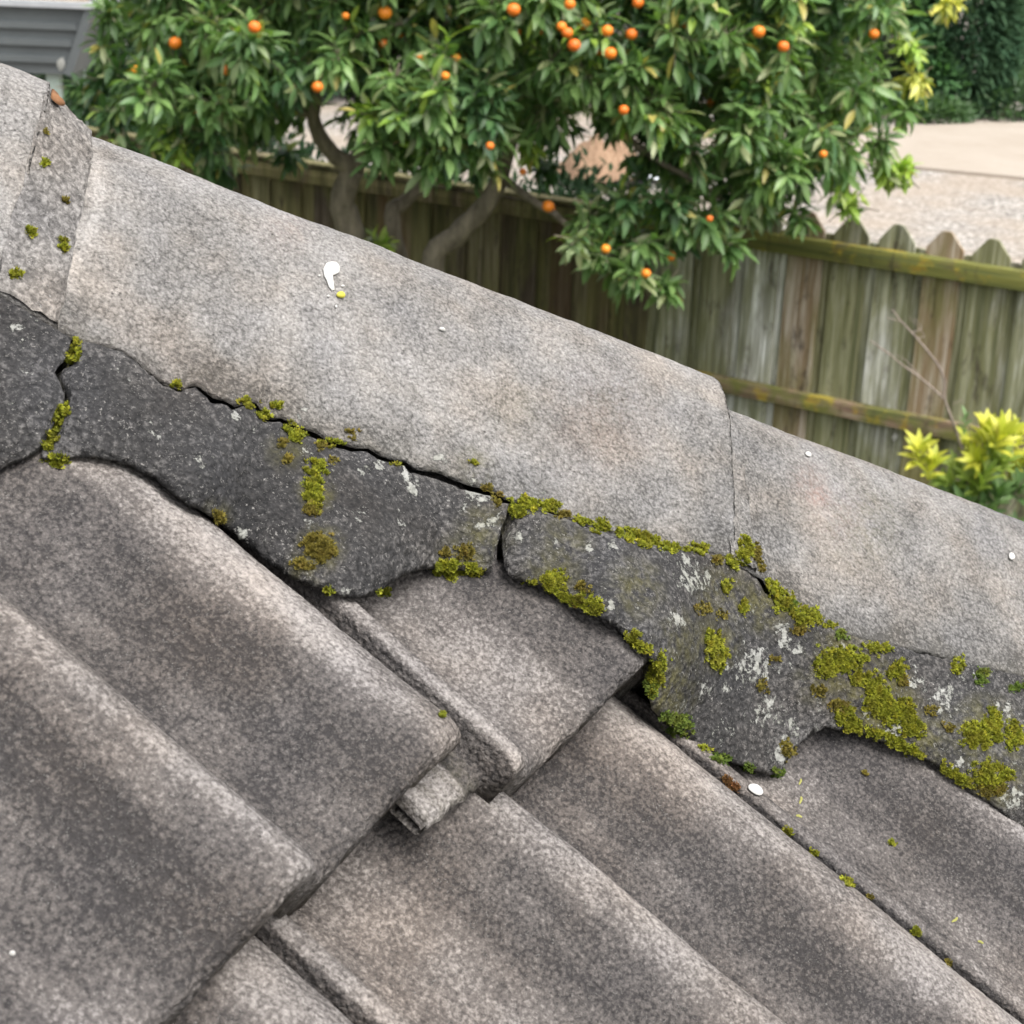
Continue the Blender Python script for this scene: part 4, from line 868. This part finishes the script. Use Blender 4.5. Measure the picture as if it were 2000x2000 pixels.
EXTRA = [(1010, 225, 50, 9.2, 'm'), (1070, 330, 40, 9.9, 'd'), (1270, 300, 50, 9.2, 'd'), (1080, 240, 50, 9.3, 'd'), (1200, 235, 50, 9.2, 'm'), (560, 300, 34, 10.2, 'd'), (480, 230, 44, 9.3, 'm'), (340, 255, 42, 8.9, 'n'), (345, 300, 30, 8.85, 'n'), (1030, 280, 42, 9.0, 'n'), (1040, 230, 40, 9.3, 'm'), (1150, 430, 48, 8.7, 'm'), (1220, 400, 50, 8.75, 'm'), (1180, 500, 44, 8.65, 'm'), (1250, 480, 46, 8.7, 'm'), (1240, 545, 38, 8.65, 'm'), (1130, 470, 40, 8.6, 'p'), (1300, 560, 26, 8.75, 'm'), (1320, 420, 55, 8.8, 'm'),
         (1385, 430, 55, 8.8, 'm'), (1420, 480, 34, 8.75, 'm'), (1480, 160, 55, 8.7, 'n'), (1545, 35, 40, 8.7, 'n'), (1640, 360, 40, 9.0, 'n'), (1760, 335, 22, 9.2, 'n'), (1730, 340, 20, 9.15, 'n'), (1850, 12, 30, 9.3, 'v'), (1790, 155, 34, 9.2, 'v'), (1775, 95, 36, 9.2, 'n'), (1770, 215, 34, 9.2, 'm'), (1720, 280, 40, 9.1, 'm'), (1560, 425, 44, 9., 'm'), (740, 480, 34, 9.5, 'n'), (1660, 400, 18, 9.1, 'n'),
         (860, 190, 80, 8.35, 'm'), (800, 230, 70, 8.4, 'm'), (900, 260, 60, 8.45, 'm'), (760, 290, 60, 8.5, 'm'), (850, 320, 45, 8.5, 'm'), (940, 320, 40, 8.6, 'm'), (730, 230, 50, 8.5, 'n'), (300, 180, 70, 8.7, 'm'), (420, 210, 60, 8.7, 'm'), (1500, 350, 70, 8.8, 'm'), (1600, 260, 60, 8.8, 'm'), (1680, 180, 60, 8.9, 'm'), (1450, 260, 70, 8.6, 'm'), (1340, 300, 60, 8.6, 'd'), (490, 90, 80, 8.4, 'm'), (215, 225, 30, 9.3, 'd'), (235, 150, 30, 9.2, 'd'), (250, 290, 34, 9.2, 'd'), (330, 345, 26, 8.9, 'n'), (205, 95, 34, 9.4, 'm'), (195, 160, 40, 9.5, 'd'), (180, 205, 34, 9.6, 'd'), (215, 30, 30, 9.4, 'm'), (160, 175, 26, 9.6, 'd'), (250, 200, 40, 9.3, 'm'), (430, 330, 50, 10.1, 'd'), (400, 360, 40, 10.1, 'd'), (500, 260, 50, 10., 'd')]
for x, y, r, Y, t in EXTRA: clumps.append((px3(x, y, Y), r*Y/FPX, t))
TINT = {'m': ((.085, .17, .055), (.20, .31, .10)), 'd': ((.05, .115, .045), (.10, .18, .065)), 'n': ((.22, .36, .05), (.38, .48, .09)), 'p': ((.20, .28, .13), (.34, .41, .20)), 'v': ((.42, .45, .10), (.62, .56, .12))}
bases, dirs_, ups, Ls, tints, twv = [], [], [], [], [], MB()
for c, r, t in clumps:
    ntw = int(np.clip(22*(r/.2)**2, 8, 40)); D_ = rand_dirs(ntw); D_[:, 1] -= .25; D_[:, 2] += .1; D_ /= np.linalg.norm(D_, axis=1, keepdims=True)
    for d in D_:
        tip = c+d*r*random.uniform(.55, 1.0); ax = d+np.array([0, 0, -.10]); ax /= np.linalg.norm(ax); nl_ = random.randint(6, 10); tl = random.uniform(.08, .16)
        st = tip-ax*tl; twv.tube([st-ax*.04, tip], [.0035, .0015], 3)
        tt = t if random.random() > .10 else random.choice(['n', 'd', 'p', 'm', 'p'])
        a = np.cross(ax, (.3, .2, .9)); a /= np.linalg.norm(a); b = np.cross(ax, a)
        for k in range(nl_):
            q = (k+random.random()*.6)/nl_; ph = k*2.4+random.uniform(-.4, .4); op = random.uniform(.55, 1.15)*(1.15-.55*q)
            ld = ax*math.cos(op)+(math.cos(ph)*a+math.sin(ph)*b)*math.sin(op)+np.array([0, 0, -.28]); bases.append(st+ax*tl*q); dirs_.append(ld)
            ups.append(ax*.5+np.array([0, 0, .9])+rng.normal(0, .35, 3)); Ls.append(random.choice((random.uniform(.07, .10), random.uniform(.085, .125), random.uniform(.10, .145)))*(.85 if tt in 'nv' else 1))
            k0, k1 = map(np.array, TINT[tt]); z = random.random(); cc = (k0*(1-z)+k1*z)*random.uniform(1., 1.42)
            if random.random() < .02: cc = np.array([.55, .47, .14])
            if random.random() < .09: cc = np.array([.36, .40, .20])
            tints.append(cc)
bases, dirs_, ups, Ls, tints = map(np.array, (bases, dirs_, ups, Ls, tints))
fr = leaf_frames(bases, dirs_, ups, Ls)
pl = proj(bases); inf = (pl[:, 0] > 20) & (pl[:, 0] < 1980) & (pl[:, 1] > 5) & (pl[:, 1] < 600)
order = np.argsort(np.where(inf, pl[:, 2], 1e9)); sel = order[:300]; rest = np.ones(len(bases), bool); rest[sel] = False
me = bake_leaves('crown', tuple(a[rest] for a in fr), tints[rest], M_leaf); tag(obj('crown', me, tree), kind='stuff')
tmpl = []
for i in range(10):
    me = mesh('leaf', LV, LF, M_leaf); k0, k1 = map(np.array, TINT['mmmmpmmmdn'[i]]); cattr(me, 'tint', np.repeat((k0+(k1-k0)*((i*.37) % 1))[None], len(LV), 0)); tmpl.append(me)
for i in sel: obj('leaf', tmpl[i % 10], tree, frame(fr[0][i], fr[1][i], fr[2][i], fr[3][i]))
tag(obj('twigs', twv.mesh('twigs', M_bark), tree), kind='stuff')
# oranges
def orange_mesh():
    v, f = [], []; n, m = 18, 12
    for j in range(m+1):
        t = math.pi*j/m
        for i in range(n):
            a = 2*math.pi*i/n; r = 1-.10*math.exp(-(t/.28)**2)-.04*math.exp(-((math.pi-t)/.25)**2); v.append((r*math.sin(t)*math.cos(a), r*math.sin(t)*math.sin(a), .95*r*math.cos(t)))
    for j in range(m):
        for i in range(n): f.append((j*n+i, (j+1)*n+i, (j+1)*n+(i+1) % n, j*n+(i+1) % n))
    return mesh('orange', v, f, M_orange)
om = orange_mesh()
ORANGES = [(342, 84, 14, 1), (497, 53, 13.5, 1), (598, 62, 10, 0), (752, 25, 13, 1), (1003, 19, 14.5, 1), (1113, 8, 11, 1), (1060, 57, 10, 0), (1097, 52, 10, 1), (1108, 64, 12, 1), (1121, 88, 13, 1), (1141, 48, 13, 0), (1186, 60, 12, 1), (1192, 104, 13, 1), (1172, 98, 11, 0), (1233, 67, 13, 1), (1246, 5, 11, 1), (1218, 215, 11, 1),
           (957, 285, 9, 1), (620, 170, 11, 1), (748, 84, 9, 0), (783, 66, 10, 0), (822, 112, 8, 0), (890, 114, 9, 0), (265, 136, 9, 0), (443, 137, 10, 0), (1482, 62, 12.5, 1), (1530, 91, 11, 1), (1707, 66, 11.5, 1), (1608, 301, 8, 1), (1386, 427, 7, 1), (1309, 500, 10.5, 1), (1314, 492, 9, 0), (1183, 486, 9, 1), (1262, 534, 9, 1), (1071, 403, 12, 1), (1078, 412, 9, 0), (1021, 335, 7, 1), (675, 31, 8, 1),
           (1340, 48, 9, 0), (385, 222, 8, 0), (1012, 62, 8, 0), (870, 148, 8, 0), (1390, 200, 9, 0)]
for x, y, r, front in ORANGES:
    m_ = np.hypot(pl[:, 0]-x, pl[:, 1]-y) < 34
    Y = (np.sort(bases[m_, 1])[min(3, m_.sum()-1)] if m_.sum() else 9.0)+(-.16 if front else .08)
    R_ = r*Y/FPX*random.uniform(.86, 1.04); P = px3(x, y, Y); sc = Matrix.Diagonal((R_, R_, R_, 1)); obj('orange', om, tree, T(P) @ Matrix.Rotation(random.uniform(0, 6), 4, 'Z') @ Matrix.Rotation(random.uniform(-.4, .4), 4, 'X') @ sc)
print('leaves', len(bases), 'clumps', len(clumps))

# ================================================================== SHRUB WITH YELLOW TIPS, BARE TWIG
def cluster(px, py, Y, n, L, tint, axis=(0, -.2, 1), spread=.8):
    o = px3(px, py, Y); out = []
    ax = np.array(axis, float)*np.array([1.3, .5, 1.])+np.array([0, 0, .35])+rng.normal(0, .22, 3); ax /= np.linalg.norm(ax); a = np.cross(ax, (.3, .9, .1)); a /= np.linalg.norm(a); b = np.cross(ax, a)
    for k in range(n):
        ph = k*2.4; op = spread*(.25+.95*((k+.5)/n))*random.uniform(.75, 1.2); d = ax*math.cos(op)+(math.cos(ph)*a+math.sin(ph)*b)*math.sin(op); k0, k1 = map(np.array, tint); z = random.random()
        out.append((o-ax*.10*(k/n), d, ax+np.array([0, -.4, .3]), L*random.uniform(.75, 1.15), k0+(k1-k0)*z))
    return out
SY = 8.2
YEL = ((.42, .46, .035), (.68, .64, .09)); YG = ((.22, .32, .05), (.36, .44, .09)); GR = ((.09, .17, .055), (.17, .27, .09))
lv = []
for x, y, n, L, t, ax in [(1795, 880, 8, .115, YEL, (-.3, -.3, .8)), (1820, 905, 8, .10, YEL, (.1, -.5, .5)), (1925, 840, 10, .115, YEL, (-.1, -.1, 1)), (1955, 850, 9, .115, YEL, (.2, -.2, 1)), (1985, 850, 8, .10, YEL, (.3, -.1, 1)), (1905, 900, 9, .10, YEL, (-.4, -.5, .5)), (1960, 900, 9, .10, YG, (.2, -.6, .4)),
                          (1900, 940, 10, .10, YG, (-.2, -.7, .3)), (1950, 960, 10, .10, GR, (0, -.7, .1)), (1990, 950, 10, .10, GR, (.2, -.6, .1)), (1880, 980, 9, .09, GR, (-.2, -.5, .2)), (1930, 1000, 10, .09, GR, (0, -.6, 0)), (1850, 985, 8, .08, GR, (-.4, -.4, .2)), (1885, 815, 5, .05, GR, (0, 0, 1)), (2020, 900, 10, .1, YG, (.3, -.3, .6)), (2040, 980, 12, .1, GR, (.3, -.3, .3)), (1980, 1040, 12, .1, GR, (0, -.5, .2)), (1930, 1050, 12, .1, GR, (0, -.5, .2)), (2060, 880, 10, .1, YEL, (.3, 0, 1)), (1980, 910, 9, .1, YEL, (.1, -.5, .5)), (1870, 915, 8, .1, YG, (-.3, -.3, .6)), (1850, 940, 8, .09, YG, (-.4, -.4, .4)), (1895, 870, 8, .1, YEL, (-.2, -.2, .9)), (1940, 885, 9, .1, YG, (0, -.5, .6)), (1925, 925, 9, .1, YG, (0, -.6, .4)), (1970, 870, 8, .1, YEL, (.1, -.2, .9)), (1860, 965, 8, .09, GR, (-.3, -.5, .2)), (1830, 935, 6, .08, YG, (-.5, -.3, .4)), (1910, 965, 9, .1, GR, (0, -.6, .2))]:
    lv += cluster(x, y, SY+random.uniform(-.12, .12), int(n*1.7), L*1.12, t, ax)
sb = px3(1950, 1350, SY); sb[2] = 0
shrub = empty('yellow_tipped_shrub', tuple(sb), 'young shrub with bright yellow green leaf tips in front of the fence', 'shrub')
B, Dd, Up, Ll, Tt = (np.array([q[i] for q in lv]) for i in range(5)); frs = leaf_frames(B, Dd, Up, Ll)
stm = {}
for i in range(len(B)):
    me = stm.get(i % 18)
    if me is None:
        me = mesh('leaf', LV*np.array([1, 1.15, 1]), LF, M_leaf2); stm[i % 18] = me
    me = mesh('leaf', LV*np.array([1, 1.05, 1+.8*random.random()]), LF, M_leaf2) ; cattr(me, 'tint', np.repeat(Tt[i][None], len(LV), 0)); obj('leaf', me, shrub, frame(frs[0][i], frs[1][i], frs[2][i], frs[3][i]))
mb = MB()
for x, y in ((1795, 880), (1925, 840), (1955, 850), (1985, 850), (1905, 900), (1960, 900), (1900, 940), (2020, 900), (2060, 880), (1885, 815)):
    mb.tube(smooth_poly([sb+(0, 0, .02), sb*.6+px3(1940, 1050, SY)*.4, px3(1940, 1050, SY), px3(x, y, SY)], 4), np.linspace(.012, .003, 13), 5)
obj('stem', mb.mesh('stem', M_bark, True), shrub)
twig = empty('bare_twig', tuple(sb+np.array([-.1, .03, 0])), 'thin bare forked twig rising out of the yellow tipped shrub', 'twig')
tw = MB(); YT = 8.2
for pts, r0 in (([(1900, 1100), (1890, 930), (1870, 850), (1845, 780), (1845, 745), (1830, 710), (1790, 660), (1760, 628), (1743, 605)], .0085), ([(1845, 780), (1800, 740), (1765, 715), (1735, 690), (1700, 665)], .006), ([(1760, 628), (1730, 620)], .003), ([(1780, 650), (1800, 640), (1785, 622)], .003), ([(1735, 690), (1712, 678)], .003), ([(1800, 740), (1770, 705), (1745, 690)], .003), ([(1845, 745), (1838, 715), (1833, 700)], .0025), ([(1790, 660), (1805, 655), (1775, 618)], .0025), ([(1860, 790), (1880, 780)], .002), ([(1765, 715), (1790, 725)], .0025)):
    sp = smooth_poly([px3(x, y, YT+.0006*(x-1800)) for x, y in pts], 4); tw.tube(sp, np.linspace(r0, r0*.45, len(sp)), 6)
low = px3(1900, 1100, YT); tw.tube([low, (low[0]+.02, low[1], 0)], [.0085, .011], 6)
obj('stem', tw.mesh('stem', M_twig, True), twig)
# petal caught on a thread by the fence
def petal3(P, L, mat, label, ax=(0, 0, -1), up=(0, -1, .2), nm='petal'):
    f_ = leaf_frames(np.array([P]), np.array([ax], float), np.array([up], float), np.array([L])); me = mesh(nm, LV*np.array([1, 1.9, 1]), LF, mat); return tag(obj(nm, me, None, frame(f_[0][0], f_[1][0], f_[2][0], f_[3][0])), label, 'petal')
fpt = on_plane(1749, 845, FP+FNn*.03, FNn); petal3(fpt, .055, M_white, 'pale petal stuck on the fence palings under the middle rail')

# ================================================================== FAR SIDE: CONIFERS, SHRUBS, BIN, WOOD CHIPS
def leafy_thing(name, label, cat, base, shapes, n, L, tint, mat, wid=1., trunk=.08, group=None, down=0., up_bias=.3):
    """crown of many small leaf faces spread through ellipsoids, with a trunk"""
    root = empty(name, tuple(base), label, cat, group)
    bs, ds = [], []; tot = sum(s[1][0]*s[1][2] for s in shapes)
    for c, rr in shapes:
        k = int(n*rr[0]*rr[2]/tot); d = rand_dirs(k); lump = np.array([1+.16*nz(q[0]*2.6+c[0], q[1]*2.6, q[2]*2.6+c[2])+.10*nz(q[0]*7, q[1]*7+c[0], q[2]*7) for q in d])
        q = rng.uniform(.55, 1.0, k)**.5; bs.append(np.array(c)+d*np.array(rr)*(q*lump)[:, None]); ds.append(d*np.array([1, 1, .7])+rng.normal(0, .45, (k, 3))+np.array([0, 0, up_bias]))
    bs = np.concatenate(bs); ds = np.concatenate(ds); ok = bs[:, 2] > .02; bs, ds = bs[ok], ds[ok]; m = len(bs)
    patch = np.array([.5+.5*fbm(p[0]*1.3, p[1]*1.3, p[2]*1.3) for p in bs]); k0, k1 = map(np.array, tint); z = np.clip(patch+rng.normal(0, .22, m), 0, 1)[:, None]
    me = bake_leaves('crown', leaf_frames(bs, ds, np.tile([0, -.5, 1.], (m, 1))+rng.normal(0, .4, (m, 3)), L*rng.uniform(.7, 1.3, m)), k0*(1-z)+k1*z, mat, LV*np.array([1, wid, 1])); tag(obj('crown', me, root), kind='stuff')
    mb = MB(); top = max(c[2] for c, r_ in shapes); b0 = np.array(base, float); mb.tube(smooth_poly([b0, b0+(.05, 0, top*.5), b0+(0, 0, top)], 4), np.linspace(trunk, trunk*.4, 9), 8); obj('trunk', mb.mesh('trunk', M_bark, True), root); return root
def gp(x, y): return on_ground(x, y)
CON = ((.030, .075, .040), (.075, .14, .070)); COND = ((.015, .035, .025), (.035, .065, .04)); BRO = ((.06, .15, .055), (.13, .27, .10)); GRY = ((.05, .075, .045), (.10, .12, .08)); LOW = ((.04, .095, .035), (.085, .16, .055))
def con(x, yb, w_px, h_m, tint, label, name='conifer', dy=0., n=7000, group=None):
    b = gp(x, yb); b = b+np.array([0, dy, 0]); s = b[1]/FPX; r = w_px*s
    leafy_thing(name, label, 'tree', b, [(b+(0, 0, h_m*.45), (r, r, h_m*.5)), (b+(0, 0, h_m*.25), (r*.9, r*.9, h_m*.28))], int(n*1.5), .19, tint, M_needle, .6, .12, group)
con(1888, 232, 98, 4.2, CON, 'tall clipped dark conifer with a browned side beyond the driveway', dy=.5, n=9000)
con(2045, 225, 75, 4.4, COND, 'darker conifer beside the clipped one, further back behind the driveway', dy=2.0)
con(1740, 236, 70, 3.6, GRY, 'dull grey green conifer half hidden behind the orange tree', dy=1.5)
b = gp(1808, 226); leafy_thing('broadleaf_shrub', 'green broad leaved shrub at the foot of the dark conifer', 'shrub', b, [(b+(-.05, 0, .95), (.33, .35, .5)), (b+(.12, -.2, .55), (.36, .3, .38)), (b+(-.2, 0, 1.5), (.3, .3, .4))], 900, .17, BRO, M_leaf2, 1.5, .03)
for i, (x, y, rx, hz) in enumerate([(1745, 240, .7, .38), (1830, 242, .6, .3), (1965, 238, .75, .62), (2050, 238, .7, .7)]):
    b = gp(x, y); leafy_thing('low_shrub', ['low dark groundcover shrub under the orange tree edge along the drive', 'small low shrub at the base of the clipped conifer by the drive', 'rounded mid green low shrub right of the clipped conifer', 'rounded green low shrub at the far end of the drive border'][i], 'shrub', b+(0, .4, 0), [(b+(0, .4, hz*.4), (rx, .5, hz*.7))], 1600, .11, LOW, M_leaf2, 1., .02)
for i, (x, y, dy) in enumerate([(1600, 235, 2.), (1420, 238, 3.), (1240, 240, 2.5), (1060, 240, 3.), (880, 242, 2.), (700, 242, 3.), (520, 244, 2.5), (340, 246, 3.), (160, 248, 3.5), (0, 250, 3.)]):
    con(x, y, 115, 4.0+.4*math.sin(i*2.1), COND if i % 2 else CON, 'dark conifer in the boundary row behind the orange tree', dy=dy, n=3500, group='boundary conifer row')
hb0 = on_plane(120, 250, FP-FNn*.75, FNn); hb1 = on_plane(1290, 400, FP-FNn*.75, FNn); hb0[2] = hb1[2] = 0
hshape = [(hb0+(hb1-hb0)*q+np.array([0, 0, .75]), (.55, .45, .86+.10*math.sin(q*23))) for q in np.linspace(0, 1, 21)]
b = gp(165, 262); leafy_thing('broadleaf_shrub', 'dark bushy shrub beside the grey bin behind the fence', 'shrub', b, [(b+(.25, 0, 1.0), (.75, .6, 1.05)), (b+(.9, .3, .8), (.8, .6, .9))], 4200, .15, ((.02, .05, .022), (.06, .115, .045)), M_leaf2, 1.1, .05)
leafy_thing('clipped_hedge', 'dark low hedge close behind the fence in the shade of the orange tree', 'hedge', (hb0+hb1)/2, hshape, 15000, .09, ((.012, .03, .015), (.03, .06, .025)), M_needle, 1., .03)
# grey flared bin on legs, beyond the fence
YB = 19.0
c0, c1, c2 = px3(183, 17, YB), px3(140, 146, YB), px3(-420, 52, YB)
ztop, zbot = c0[2], c1[2]; xr_t, xr_b = c0[0], c1[0]; xl_t, xl_b = xr_t-3.2, xr_b-2.7; dp = .85
binr = empty('skip_bin', (xr_b-1.4, YB+.6, 0), 'grey ribbed steel bin with flared end, full of brown rubble, beyond the fence', 'bin')
def binp(x_t, x_b, y, t, z):                      # interpolate wall
    return None
bx = [np.array([xl_b, YB, zbot]), np.array([xr_b, YB, zbot]), np.array([xr_t, YB, ztop]), np.array([xl_t, YB, ztop])]
sl = np.array([0, 1.3, 0]); th = np.array([0, .04, 0])
v = bx+[p+sl for p in bx]; f = [(0, 1, 2, 3), (5, 4, 7, 6), (1, 5, 6, 2), (4, 0, 3, 7), (4, 5, 1, 0)]
obj('bin_body', mesh('bin_body', v, f, M_steel, False), binr)
for q in (.22, .47, .72):                          # pressed ribs across the side
    z = zbot+(ztop-zbot)*q; xr = xr_b+(xr_t-xr_b)*q-.10; xl = xl_b+(xl_t-xl_b)*q+.1; m_ = MB(); m_.box(((xl+xr)/2, YB-.018, z), (xr-xl)/2, .020, .032, taper=.99); obj('rib', m_.mesh('rib', M_steel), binr)
pv = MB(); d = (bx[2]-bx[1]); d /= np.linalg.norm(d); pv.box((bx[1]+bx[2])/2+np.array([-.035, -.022, 0]), .045, .024, np.linalg.norm(bx[2]-bx[1])/2, np.cross((0, 1, 0), d), (0, 1, 0), d); obj('corner_post', pv.mesh('corner_post', M_steel), binr)
rm = MB(); rm.box(((xl_t+xr_t)/2, YB-.01, ztop+.03), (xr_t-xl_t)/2+.02, .06, .03); rm.box(((xl_t+xr_t)/2, YB+1.3, ztop+.03), (xr_t-xl_t)/2+.02, .05, .03); rm.box((xr_t-.02, YB+.65, ztop+.034), .05, .60, .03); obj('rim', rm.mesh('rim', M_rim), binr)
for x in (xr_b-.22, xl_b+.25):
    for y in (YB+.12, YB+1.18): lg = MB(); lg.box((x, y, zbot/2), .07, .07, zbot/2); obj('leg', lg.mesh('leg', M_green), binr)
rv = []; rf = []; nx_, ny_ = 40, 16
for i in range(nx_+1):
    for j in range(ny_+1):
        x = xl_t+.1+(xr_t-xl_t-.2)*i/nx_; y = YB+.06+1.16*j/ny_; ed = min(i, nx_-i, j, ny_-j)/4; rv.append((x, y, ztop-.05+min(1, ed)*.16*(.6+.7*fbm(x*3, y*3, 1.))))
for i in range(nx_):
    for j in range(ny_): rf.append((i*(ny_+1)+j, (i+1)*(ny_+1)+j, (i+1)*(ny_+1)+j+1, i*(ny_+1)+j+1))
tag(obj('rubble', mesh('rubble', rv, rf, M_rubble)), 'brown rubble and soil heaped inside the grey steel bin', 'rubble', None, 'stuff')
petal3(px3(122, 112, 9.2), .075, M_white, 'white blossom petal on the orange tree edge in front of the grey bin', (-.3, 0, -1), (0, -1, .1))
# heap of tan wood chips with black sheet and pale plastic, on the gravel beyond the fence
hb = on_ground(1170, 352); hb[2] = 0.
hv, hf = [], []; n, m = 40, 14
for j in range(m+1):
    q = j/m
    for i in range(n):
        a = 2*math.pi*i/n; r = (1-q)*(1+.22*math.sin(a*2+.6)+.18*math.sin(3*a)+.12*nz(math.cos(a)*3, math.sin(a)*3, q*4)); x, y = .48*r*math.cos(a), .45*r*math.sin(a)
        hv.append((hb[0]+x, hb[1]+y, .05+.40*min(1., 1.5*q)**.8*(1+.35*fbm(x*5, y*5, 2.))+.04*nz(x*16, y*16)))
for j in range(m):
    for i in range(n): hf.append((j*n+i, j*n+(i+1) % n, (j+1)*n+(i+1) % n, (j+1)*n+i))
tag(obj('wood_chip_heap', mesh('wood_chip_heap', hv, hf, M_chip)), 'heap of tan wood chips seen through the gap in the orange tree', 'wood chips', None, 'stuff')
tv = []; tf = []
for i in range(17):
    for j in range(9): x, y = -.6+1.2*i/16, -.55+1.1*j/8; tv.append((hb[0]+x+.05*nz(y*3, 1), hb[1]+y, .02+.03*abs(nz(x*4, y*4, 5))))
for i in range(16):
    for j in range(8): tf.append((i*9+j, (i+1)*9+j, (i+1)*9+j+1, i*9+j+1))
tag(obj('black_sheet', mesh('black_sheet', tv, tf, M_black)), 'black plastic sheet spread on the gravel under the wood chips', 'sheet')
pb_ = on_ground(1248, 352); tv = []; tf = []
for i in range(13):
    for j in range(9): x, y = -.28+.56*i/12, -.25+.5*j/8; tv.append((pb_[0]+x, pb_[1]+y, .03+.16*math.exp(-(x*x+y*y)/.05)*(1+.4*nz(x*9, y*9))))
for i in range(12):
    for j in range(8): tf.append((i*9+j, (i+1)*9+j, (i+1)*9+j+1, i*9+j+1))
tag(obj('plastic_bag', mesh('plastic_bag', tv, tf, M_plastic)), 'crumpled pale plastic bag on the gravel beside the wood chips', 'bag')
